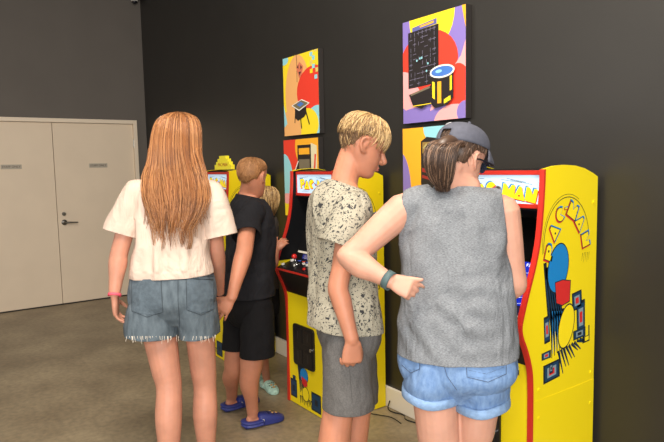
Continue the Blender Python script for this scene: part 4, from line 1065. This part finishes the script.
GL = {
 'P': [(0, 0), (.38, 0), (.38, .34), (.80, .34), (1, .52), (1, .84), (.82, 1), (.02, 1)],
 'A': [(0, 0), (.40, 1), (.62, 1), (1, 0)],
 'C': [(.50 + .5 * math.cos(math.radians(a)), .5 + .5 * math.sin(math.radians(a))) for a in range(38, 323, 15)] + [(.46, .5)],
 '-': [(.1, .35), (.9, .35), (.9, .65), (.1, .65)],
 'M': [(0, 0), (.04, 1), (.30, .98), (.5, .58), (.72, .98), (.96, 1), (1, 0)],
 'N': [(.02, 0), (0, 1), (.30, 1), (.64, .52), (.68, 1), (1, 1), (.98, 0)],
}
HOLE = {'P': circ(.60, .68, .10, n=10), 'A': circ(.5, .30, .09, n=10)}
def glyph(bm, ch, c, w, h, rot, tf, mi, k, off=(0, 0), scale=1.0, hole=None):
    cr_, sr = math.cos(math.radians(rot)), math.sin(math.radians(rot))
    def T(u, v):
        a, b2 = (u - .5) * w * scale, (v - .5) * h * scale
        return tf(c[0] + a * cr_ - b2 * sr + off[0], c[1] + a * sr + b2 * cr_ + off[1], k)
    P = GL[ch]
    if scale < 1 or scale > 1: pass
    poly(bm, [T(u, v) for u, v in P], mi)
    if hole is not None and ch in HOLE:
        cr2 = HOLE[ch]
        def T2(u, v):
            a, b2 = (u - .5) * w * scale, (v - .5) * h * scale
            return tf(c[0] + a * cr_ - b2 * sr, c[1] + a * sr + b2 * cr_, k + 1)
        poly(bm, [T2(u, v) for u, v in cr2], hole)
def make_cabinet(x0, label, screen_lit, rootname='arcade_cabinet'):
    t = empty(rootname, (x0, -.25, 0), label, 'arcade machine', 'yellow upright arcade machines along the dark wall')
    X = lambda u: x0 + u
    prof = FRONT + REAR
    for s, xs in (('L', 0), ('R', W - TH)):
        bm = bmesh.new(); extrude(bm, [V3((X(xs), y, z)) for y, z in prof], (TH, 0, 0))
        bmesh.ops.recalc_face_normals(bm, faces=bm.faces)
        panel = link_bm('side_panel', bm, cab_yellow, t)
        # raised lower skirt of the side panel
        bm = bmesh.new(); xa = X(-.0016) if s == 'L' else X(W)
        extrude(bm, [V3((xa, y, z)) for y, z in [(-.476, .604), (-.474, .44), (-.480, .006), (-.031, .006), (-.031, .604)]], (.0016, 0, 0)); bmesh.ops.recalc_face_normals(bm, faces=bm.faces)
        link_bm('lower_skirt', bm, cab_yellow, panel)
        xs_ = (X(W) if s == 'R' else X(-.003))
        for (y, z) in ((-.43, .65), (-.43, .53), (-.055, .64), (-.055, .50), (-.43, .2), (-.055, .2), (-.06, 1.40)):
            bm = bmesh.new(); cyl(bm, (xs_ - (.0001 if s == 'R' else 0), y, z), (1, 0, 0), .007, .0042, 12)
            link_bm('screw_cap', bm, cab_yellow, panel)
        # red moulding
        bm = bmesh.new(); n = len(FRONT)
        for i in range(n - 1):
            a, b2 = FRONT[i], FRONT[i + 1]; d = V3((0, b2[0] - a[0], b2[1] - a[1])).normalized(); nn = V3((0, d.z, -d.y))   # outward (towards -y)
            if nn.y > 0: nn = -nn
            def nrm(j):
                p0 = FRONT[max(j - 1, 0)]; p1 = FRONT[min(j + 1, n - 1)]; dd = V3((0, p1[0] - p0[0], p1[1] - p0[1])).normalized(); m2 = V3((0, dd.z, -dd.y)); return m2 if m2.y < 0 else -m2
            na, nb = nrm(i), nrm(i + 1)
            A = V3((0, a[0], a[1])); B = V3((0, b2[0], b2[1])); xa, xb = X(xs - .0022), X(xs + TH + .0022)
            q = []
            for P_, N_ in ((A, na), (B, nb)):
                for xx in (xa, xb):
                    for o_ in (.0035, -.0075): q.append(bm.verts.new(V3((xx, 0, 0)) + P_ + N_ * o_))
            for f in ((0, 2, 6, 4), (0, 1, 5, 4), (2, 3, 7, 6), (1, 3, 7, 5)): bm.faces.new([q[j] for j in f])
        bmesh.ops.remove_doubles(bm, verts=bm.verts, dist=1e-5); bmesh.ops.recalc_face_normals(bm, faces=bm.faces)
        link_bm('edge_moulding', bm, cab_red, t)
        # black lining inside the monitor bay
        xl = X(xs + TH) if s == 'L' else X(xs - .002)
        bm = bmesh.new(); extrude(bm, [V3((xl, y, z)) for y, z in ((-.409, 1.546), (-.410, 1.50), (-.417, 1.40), (-.433, 1.27), (-.462, 1.165), (-.505, 1.055), (-.537, .965), (-.10, .965), (-.05, 1.512), (-.13, 1.542), (-.20, 1.556), (-.27, 1.560), (-.34, 1.557))], (.002, 0, 0)); bmesh.ops.recalc_face_normals(bm, faces=bm.faces)
        link_bm('inner_lining', bm, cab_inner, t)
        if s == 'R': side_art(panel, X(W) + .0003)
    i0, i1 = X(TH + .0001), X(W - TH - .0001)
    bm = bmesh.new(); box(bm, (i0, -.05, .01), (i1, -.04, 1.5)); link_bm('back_panel', bm, cab_black, t)
    bm = bmesh.new(); extrude(bm, [V3((i0, y, z)) for y, z in ((-.05, 1.50), (-.13, 1.532), (-.20, 1.546), (-.30, 1.55), (-.38, 1.545), (-.38, 1.537), (-.05, 1.49))], (i1 - i0, 0, 0)); bmesh.ops.recalc_face_normals(bm, faces=bm.faces); link_bm('top_panel', bm, cab_black, t)
    # marquee
    bm = bmesh.new(); box(bm, (i0 + .003, -.378, 1.402), (i1 - .003, -.372, 1.527)); mq = link_bm('marquee', bm, marq, t)
    bm = bmesh.new(); box(bm, (i0, -.386, 1.524), (i1, -.376, 1.543), bev=.002); box(bm, (i0, -.388, 1.386), (i1, -.376, 1.404), bev=.002); box(bm, (i0, -.385, 1.402), (i0 + .006, -.377, 1.526)); box(bm, (i1 - .006, -.385, 1.402), (i1, -.377, 1.526)); link_bm('marquee_frame', bm, cab_red, t)
    bm = bmesh.new()
    def tf(a, b2, k): return V3((X(a), -.3786 - .00025 * k, b2))
    word = [('P', .088, 1.467, .050, .058, 6), ('A', .141, 1.458, .062, .052, -2), ('C', .198, 1.464, .058, .058, -5), ('-', .242, 1.461, .022, .020, -8), ('M', .291, 1.457, .066, .056, -7), ('A', .347, 1.448, .058, .056, -9), ('N', .405, 1.441, .056, .058, -12)]
    for j, (ch, a, b2, w_, h_, rt) in enumerate(word):
        glyph(bm, ch, (a, b2), w_, h_, rt, tf, 2, 0, off=(-.006, .005)); glyph(bm, ch, (a, b2), w_, h_, rt, tf, 1, 1, off=(.004, -.005))
        glyph(bm, ch, (a, b2), w_, h_, rt, tf, 0 if ch != '-' else 1, 2, hole=1 if ch == 'A' else 2)
    for (a, b2) in (((.25, 1.505), (.36, 1.492)), ((.28, 1.510), (.38, 1.494)), ((.30, 1.504), (.41, 1.485)), ((.04, 1.502), (.16, 1.509)), ((.28, 1.425), (.42, 1.405)), ((.30, 1.432), (.39, 1.418)), ((.10, 1.424), (.17, 1.428)), ((.08, 1.416), (.16, 1.418))):
        poly(bm, [tf(u, v, 1) for u, v in thick_line(a, b2, .0015)], 3)
    bmesh.ops.recalc_face_normals(bm, faces=bm.faces)
    link_bm('marquee_lettering', bm, [mq_y, mq_r, mq_b, mq_k], mq)
    # speaker strip, screen, bezel
    bm = bmesh.new(); extrude(bm, [V3((i0, y, z)) for y, z in ((-.374, 1.386), (-.374, 1.378), (-.24, 1.33), (-.24, 1.34))], (i1 - i0, 0, 0)); bmesh.ops.recalc_face_normals(bm, faces=bm.faces); link_bm('speaker_panel', bm, cab_black, t)
    bm = bmesh.new(); extrude(bm, [V3((i0, y, z)) for y, z in ((-.242, 1.338), (-.330, 1.148), (-.32, 1.143), (-.23, 1.335))], (i1 - i0, 0, 0)); bmesh.ops.recalc_face_normals(bm, faces=bm.faces); sc = link_bm('screen', bm, screen_off, t)
    S0, S1 = V3((0, -.2425, 1.337)), V3((0, -.3555, 1.09)); sd = (S1 - S0); sn = V3((0, -sd.z, sd.y)).normalized(); sn = sn if sn.y < 0 else -sn
    B0, B1 = V3((0, -.331, 1.150)), V3((0, -.405, .972)); bd = B1 - B0; bn = V3((0, bd.z, -bd.y)).normalized(); bn = bn if bn.y < 0 else -bn
    bm = bmesh.new(); extrude(bm, [V3((i0, 0, 0)) + q for q in (B0, B1, B1 - bn * .008, B0 - bn * .008)], (i1 - i0, 0, 0)); bmesh.ops.recalc_face_normals(bm, faces=bm.faces)
    bz = link_bm('bezel', bm, scr_blue if screen_lit else cab_black, t)
    bm = bmesh.new()
    def bt(u, v, k): return V3((X(u), 0, 0)) + B0 + bd * v + bn * (.0006 + .0003 * k)
    if screen_lit:
        rnd = random.Random(5)
        for k in range(6):
            y = .16 + .14 * k
            a = rnd.uniform(.03, .1); pts = [(a, y), (a + .13, y), (a + .19, y + .12), (.34, y + .12), (.45, y - .03)]
            for p0, p1 in zip(pts, pts[1:]): poly(bm, [bt(u, v, 0) for u, v in thick_line((p0[0], p0[1] * .13), (p1[0], p1[1] * .13), .0012)] if False else [bt(p0[0], p0[1], 0), bt(p1[0], p1[1], 0), bt(p1[0], p1[1] + .014, 0), bt(p0[0], p0[1] + .014, 0)], 0)
        for j, ch in enumerate('PAC-MAN'):
            glyph(bm, ch, (.36 + j * .012, .07), .010, .08, 0, lambda a, b2, k: bt(a, .14 - b2, k), 0, 2)
    else:
        poly(bm, [bt(.03, .73, 0), bt(.40, .73, 0), bt(.40, .80, 0), bt(.03, .80, 0)], 1)
        poly(bm, [bt(.10, .83, 0), bt(.46, .83, 0), bt(.46, .99, 0), bt(.10, .99, 0)], 2)
        for k in range(5): poly(bm, [bt(.12, .85 + .03 * k, 1), bt(.42, .85 + .03 * k, 1), bt(.42, .855 + .03 * k, 1), bt(.12, .855 + .03 * k, 1)], 1)
    bmesh.ops.recalc_face_normals(bm, faces=bm.faces)
    link_bm('bezel_print', bm, [scr_line, pal(226, 220, 206), pal(40, 50, 140)], bz)
    # control deck
    bm = bmesh.new(); extrude(bm, [V3((i0, y, z)) for y, z in ((-.546, .905), (-.546, .922), (-.535, .930), (-.40, .972), (-.38, .95), (-.49, .90))], (i1 - i0, 0, 0)); bmesh.ops.recalc_face_normals(bm, faces=bm.faces); deck = link_bm('control_deck', bm, deck_black, t)
    bm = bmesh.new(); box(bm, (i0, -.551, .908), (i1, -.5463, .921), bev=.001); link_bm('deck_moulding', bm, cab_red, deck)
    dn = V3((0, -.3, 1)).normalized()
    def dk(u, v): return V3((X(u), -.535 + v * .135, .930 + v * .042))
    for u, v, m, r in ((.045, .15, btn_white, .012), (.060, .62, btn_white, .013), (.215, .55, btn_white, .010), (.265, .50, btn_white, .011), (.30, .15, btn_red, .011), (.38, .5, btn_white, .013), (.43, .25, btn_white, .013), (.165, .25, btn_white, .006)):
        bm = bmesh.new(); cyl(bm, dk(u, v), dn, r * 1.35, .004, 20, mi=1); cyl(bm, dk(u, v) + dn * .004, dn, r, .009, 20); link_bm('button', bm, [m, deck_black], deck)
    bm = bmesh.new(); cyl(bm, dk(.145, .45), dn, .022, .003, 20, mi=0); cyl(bm, dk(.145, .45), dn, .0045, .045, 12, mi=0); ball(bm, dk(.145, .45) + dn * .056, .0175, mi=1); link_bm('joystick', bm, [chrome, btn_red], deck, True)
    bm = bmesh.new()
    for k in range(6): poly(bm, [dk(.1 + .05 * k, .72) + dn * .0008, dk(.13 + .05 * k, .76) + dn * .0008, dk(.12 + .05 * k, .84) + dn * .0008, dk(.09 + .05 * k, .80) + dn * .0008], k % 2)
    link_bm('deck_print', bm, [pal(60, 90, 200), pal(220, 60, 50)], deck)
    bm = bmesh.new(); extrude(bm, [V3((i0, y, z)) for y, z in ((-.540, .905), (-.475, .752), (-.465, .752), (-.53, .905))], (i1 - i0, 0, 0)); bmesh.ops.recalc_face_normals(bm, faces=bm.faces); link_bm('apron', bm, cab_black, t)
    fy = -.472
    bm = bmesh.new(); box(bm, (i0, fy, .004), (i1, fy + .012, .753), bev=.001); fp = link_bm('front_panel', bm, cab_yellow, t)
    # coin door
    bm = bmesh.new(); a0, a1, z0, z1, r = .088, .335, .283, .556, .025; P = []
    for cx, cz, s0 in ((a1 - r, z1 - r, 0), (a0 + r, z1 - r, 90), (a0 + r, z0 + r, 180), (a1 - r, z0 + r, 270)):
        for k in range(7): q = math.radians(s0 + 15 * k); P.append(V3((X(cx + r * math.cos(q)), fy - .010, cz + r * math.sin(q))))
    extrude(bm, P, (0, .0098, 0)); bmesh.ops.recalc_face_normals(bm, faces=bm.faces); cd = link_bm('coin_door', bm, coin_black, t)
    for u0, u1, w0, w1 in ((.105, .200, .44, .535), (.222, .315, .44, .535), (.105, .200, .305, .40), (.222, .315, .305, .40)):
        bm = bmesh.new(); box(bm, (X(u0), fy - .0135, w0), (X(u1), fy - .0102, w1), bev=.002); pl = link_bm('coin_plate', bm, slot_grey if False else coin_black, cd)
        bm = bmesh.new(); box(bm, (X((u0 + u1) / 2 - .003), fy - .0145, w0 + .02), (X((u0 + u1) / 2 + .003), fy - .0136, w1 - .02)); link_bm('slot', bm, slot_grey, pl)
    bm = bmesh.new(); cyl(bm, (X(.308), fy - .0102, .42), (0, -1, 0), .011, .010, 20); link_bm('lock', bm, chrome, cd)
    place_text('door_lettering', '25¢', .022, (X(.13), fy - .0104, .42), (1, 0, 0), (0, 0, 1), slot_grey, cd, .0006) if False else None
    # badge under the deck
    bm = bmesh.new(); box(bm, (X(.30), fy - .0012, .700), (X(.425), fy - .0001, .722)); bg = link_bm('badge', bm, pal(60, 50, 40), fp)
    place_text('badge_lettering', 'ARCADE1UP', .019, (X(.3625), fy - .0013, .711), (1, 0, 0), (0, 0, 1), pal(226, 214, 196), bg, .0004)
    front_art(fp, X, fy - .0004)
    return t
def streaks(bm, tf, items, mi, k=1):
    for a, b2, w in items:
        dx, dy = b2[0] - a[0], b2[1] - a[1]; L_ = math.hypot(dx, dy); nx, ny = -dy / L_ * w / 2, dx / L_ * w / 2
        poly(bm, [tf(a[0] + nx, a[1] + ny, k), tf(b2[0] + nx * .3, b2[1] + ny * .3, k), tf(b2[0] - nx * .3, b2[1] - ny * .3, k), tf(a[0] - nx, a[1] - ny, k)], mi)
def ringbox(bm, tf, q, mi_o, mi_i, mi_c, k=1):
    c = (sum(p[0] for p in q) / 4, sum(p[1] for p in q) / 4)
    for s, mi, kk in ((1.22, 1, 0), (1.0, mi_o, 1), (.66, mi_i, 2), (.40, mi_c, 3)):
        poly(bm, [tf(c[0] + (p[0] - c[0]) * s, c[1] + (p[1] - c[1]) * s, k + kk) for p in q], mi)
_dc = {}
def side_art(panel, xs):
    bm = bmesh.new()
    def tf(a, b2, k): return V3((xs + .00025 * k, a, b2))
    def ph(x, y):
        q = hit(x, y, 0, 6.06); return (q.y, q.z)
    def zt(zx, zy): return ph(530 + zx / 3.4, 270 + zy / 3.4)
    MATL = [art_y, art_k, art_b, art_r, art_n, art_g]
    # arched word, outlined letters
    word = [('P', -.372, 1.215, .085, .070, 72), ('A', -.345, 1.300, .080, .078, 52), ('C', -.302, 1.368, .075, .075, 28), ('-', -.262, 1.392, .030, .03, 5), ('M', -.215, 1.378, .090, .080, -28), ('A', -.160, 1.325, .080, .075, -52), ('N', -.118, 1.248, .080, .070, -76)]
    for ch, a, b2, w_, h_, rt in word:
        b2 = b2 - .008; w_ *= .86; h_ *= .88
        glyph(bm, ch, (a, b2), w_, h_, rt, tf, 2, 3, off=(.004, .003), scale=1.0); glyph(bm, ch, (a, b2), w_, h_, rt, tf, 1, 2, off=(-.001, 0), scale=1.04)
        glyph(bm, ch, (a, b2), w_, h_, rt, tf, 3, 4, off=(-.004, -.003), scale=.98); glyph(bm, ch, (a, b2), w_, h_, rt, tf, 1, 5, scale=.92)
        glyph(bm, ch, (a, b2), w_, h_, rt, tf, 0, 6, scale=.82, hole=1)
    # thin arch lines round the word
    for rr, wd in ((1.0, .0035), (1.06, .002)):
        A = [(-.250 - .160 * rr * math.cos(math.radians(q)), 1.235 + .195 * rr * math.sin(math.radians(q))) for q in range(-8, 172 if rr == 1 else 120, 6)]
        for p0, p1 in zip(A, A[1:]): poly(bm, [tf(u, v, 1) for u, v in thick_line(p0, p1, wd)], 1)
    streaks(bm, tf, [((-.135 + .012 * k, 1.185), (-.142 + .013 * k, 1.150 - .008 * (k % 2)), .003) for k in range(5)], 1)
    # plain abstract stand-in shapes: blue oval, red block, yellow oval over dark streaks
    streaks(bm, tf, [((-.40 + .012 * k, 1.17 - .02 * k), (-.36 + .016 * k, .84 - .012 * (k % 3)), .022) for k in range(9)], 1, 0)
    streaks(bm, tf, [((-.392 + .018 * k, 1.10 - .02 * k), (-.35 + .02 * k, .86), .007) for k in range(6)], 4, 1)
    c = ph(558, 268); el = circ(0, 0, .062, .115, n=30)
    def rot(P, c, d): r = math.radians(d); return [(c[0] + x * math.cos(r) - y * math.sin(r), c[1] + x * math.sin(r) + y * math.cos(r)) for x, y in P]
    poly(bm, [tf(u, v, 5) for u, v in rot(circ(0, 0, .072, .106, n=30), (c[0], c[1]), -14)], 1); poly(bm, [tf(u, v, 6) for u, v in rot(circ(0, 0, .067, .101, n=30), (c[0], c[1]), -14)], 2)
    c = ph(562, 292); q = [(-.05, .045), (.0, .05), (.055, .04), (.05, -.045), (0, -.055), (-.04, -.04)]
    poly(bm, [tf(u, v, 7) for u, v in rot([(x * 1.08, y * 1.08) for x, y in q], c, 0)], 1); poly(bm, [tf(u, v, 8) for u, v in rot(q, c, 0)], 3)
    # maze blocks
    for q in ([(145, 85), (172, 72), (174, 122), (147, 135)], [(48, 170), (64, 162), (66, 236), (50, 244)], [(42, 286), (68, 274), (68, 296), (42, 306)], [(50, 330), (96, 308), (96, 358), (50, 382)], [(160, 120), (184, 108), (184, 200), (162, 210)]):
        ringbox(bm, tf, [zt(*p) for p in q], 4, 5, 3)
    for q in ([(66, 322), (76, 318), (76, 345), (66, 350)], [(150, 210), (184, 196), (184, 222), (150, 236)]):
        ringbox(bm, tf, [zt(*p) for p in q], 4, 5, 1, 4)
    poly(bm, [tf(*zt(*p), 1) for p in [(178, 196), (184, 192), (184, 226), (198, 220), (198, 188), (202, 186), (202, 240), (178, 250)]], 1)
    poly(bm, [tf(*zt(*p), 2) for p in [(186, 228), (199, 222), (199, 236), (186, 242)]], 0)
    st = [((96 + 9 * k, 275 - 5 * k), (112 + 10 * k, 352 - 14 * k - (10 if k % 2 else 0)), 0) for k in range(9)]
    streaks(bm, tf, [(zt(*a), zt(*b2), .016) for a, b2, _ in st], 1, 0); streaks(bm, tf, [(zt(a[0] + 3, a[1]), zt(*b2), .006) for a, b2, _ in st], 4, 1)
    streaks(bm, tf, [(zt(72 + 8 * k, 130), zt(74 + 9 * k, 300 - 9 * k), .014) for k in range(7)], 1, 0)
    streaks(bm, tf, [(zt(76 + 8 * k, 140), zt(76 + 9 * k, 285 - 9 * k), .005) for k in range(6)], 2, 1)
    c = ph(566, 326)
    poly(bm, [tf(u, v, 6) for u, v in rot(circ(0, 0, .056, .098, n=30), c, -16)], 1); poly(bm, [tf(u, v, 7) for u, v in rot(circ(0, 0, .051, .092, n=30), c, -16)], 0)
    for v in bm.verts:
        v.co.y = min(max(v.co.y, -.50), -.034)
    for f in bm.faces:
        f.normal_update()
        if f.normal.x < 0: f.normal_flip()
    link_bm('side_artwork', bm, MATL, panel)
def front_art(fp, X, ys):
    bm = bmesh.new()
    def tf(a, b2, k): return V3((X(a), ys - .0003 * k, b2))
    MATL = [art_y, art_k, art_b, art_r, art_n, art_g]
    streaks(bm, tf, [((.13 + .012 * k, .283), (.15 + .014 * k, .10 + .012 * (k % 3)), .02) for k in range(6)], 1, 0)
    streaks(bm, tf, [((.135 + .014 * k, .275), (.155 + .014 * k, .12), .006) for k in range(5)], 4, 1)
    for q in ([(.035, .055), (.035, .155), (.10, .155), (.10, .055)], [(.29, .035), (.29, .135), (.38, .135), (.38, .035)], [(.06, .16), (.09, .16), (.09, .19), (.06, .19)]): ringbox(bm, tf, q, 4, 4, 1)
    streaks(bm, tf, [((.15 + .018 * k, .08), (.15 + .022 * k, .025 + .01 * (k % 2)), .014) for k in range(9)], 1, 0)
    poly(bm, [tf(.20 + x, .225 + y, 5) for x, y in circ(0, 0, .05, .052)], 1); poly(bm, [tf(.20 + x, .225 + y, 6) for x, y in circ(0, 0, .046, .048)], 2)
    poly(bm, [tf(x, y, 8) for x, y in [(.17, .215), (.235, .20), (.24, .165), (.205, .15), (.175, .17)]], 3)
    poly(bm, [tf(.215 + x, .105 + y, 5) for x, y in circ(0, 0, .042, .05)], 1); poly(bm, [tf(.215 + x, .105 + y, 6) for x, y in circ(0, 0, .037, .045)], 0)
    for f in bm.faces:
        f.normal_update()
        if f.normal.y > 0: f.normal_flip()
    link_bm('front_artwork', bm, MATL, fp)
make_cabinet(2.69, 'farthest yellow arcade machine, left of the others, with a stepped yellow topper', False)
make_cabinet(4.13, 'middle yellow arcade machine in front of the boy in black', False)
make_cabinet(5.57, 'nearest yellow arcade machine with full side art, at right', True)
# stepped topper on the far cabinet
t = empty('topper_sign', (2.69 + .285, -.345, 1.565), 'small bright yellow stepped block sign on top of the farthest machine', 'sign')
bm = bmesh.new(); cxx = 2.69 + .285; ty = mat('topper_yellow', rgb(250, 236, 50), .4)
for hw, a, b2 in ((.160, 1.5635, 1.603), (.130, 1.603, 1.628), (.100, 1.628, 1.652), (.065, 1.652, 1.676)): box(bm, (cxx - hw, -.36, a), (cxx + hw, -.33, b2), bev=.002)
tb = link_bm('block', bm, ty, t)
place_text('lettering', 'PAC-MAN', .040, (cxx, -.3603, 1.603), (1, 0, 0), (0, 0, 1), pal(170, 90, 30), tb, .001)
# cable on the floor
bm = bmesh.new(); add_tube(bm, [(4.66, -.03, .05), (4.66, -.045, .006), (4.72, -.06, .005), (4.80, -.035, .005), (4.86, -.07, .005), (4.98, -.05, .005), (5.3, -.07, .005), (5.55, -.06, .005)], .004, n=8)
tag(link_bm('power_cable', bm, cab_black, None, True), 'thin black power cable along the floor by the white baseboard', 'cable')
bm = bmesh.new(); add_tube(bm, [(4.63, -.2, .005), (4.70, -.16, .005), (4.78, -.12, .005), (4.88, -.13, .005)], .003, n=8)
tag(link_bm('power_cable', bm, cab_black, None, True), 'second thin cord lying on the floor just in front of the other cable', 'cable')

# ------------------------------------------------------------------ light
def area(name, loc, target, sx, sy, power, col):
    l = bpy.data.lights.new(name, 'AREA'); l.shape = 'RECTANGLE'; l.size = sx; l.size_y = sy; l.energy = power; l.color = col
    o = bpy.data.objects.new(name, l); C.objects.link(o); o.location = loc
    o.rotation_euler = (V3(target) - V3(loc)).to_track_quat('-Z', 'Y').to_euler(); return o
area('window_daylight', (9.2, -3.6, 2.1), (5.6, -.6, 1.1), 2.6, 2.2, LIGHT[0], (1.0, .97, .93))
area('wall_sheen_fill', (3.2, -6.2, 2.7), (3.6, 0, 1.8), 4.6, 2.2, LIGHT[1], (1.0, .95, .88))  # added area light, placed so the dark wall picks up a sheen
area('wall_washer', (6.4, -1.6, 4.1), (6.2, 0, 2.3), 2.4, .3, LIGHT[6], (1.0, .9, .78))
for i, (x, y) in enumerate(((6.6, -2.2), (4.4, -2.2), (2.0, -2.2))):
    area('ceiling_panel', (x, y, 4.1), (x, y, 0), .9, .9, LIGHT[2 + i], (1.0, .88, .74))
w = bpy.data.worlds.new('w'); bpy.context.scene.world = w; w.use_nodes = True
w.node_tree.nodes['Background'].inputs[0].default_value = (.95, .90, .84, 1); w.node_tree.nodes['Background'].inputs[1].default_value = LIGHT[5]

cam = bpy.data.cameras.new('camera'); co = bpy.data.objects.new('camera', cam); C.objects.link(co)
cam.sensor_width = 36; cam.lens = FPX / 664 * 36; cam.clip_start = .05
Mx = Matrix((CR, CU, -CD)).transposed().to_4x4(); Mx.translation = CAM; co.matrix_world = Mx
sc = bpy.context.scene; sc.camera = co
sc.view_settings.view_transform = 'Standard'; sc.view_settings.look = 'None'; sc.view_settings.gamma = 1; sc.view_settings.exposure = 0.0
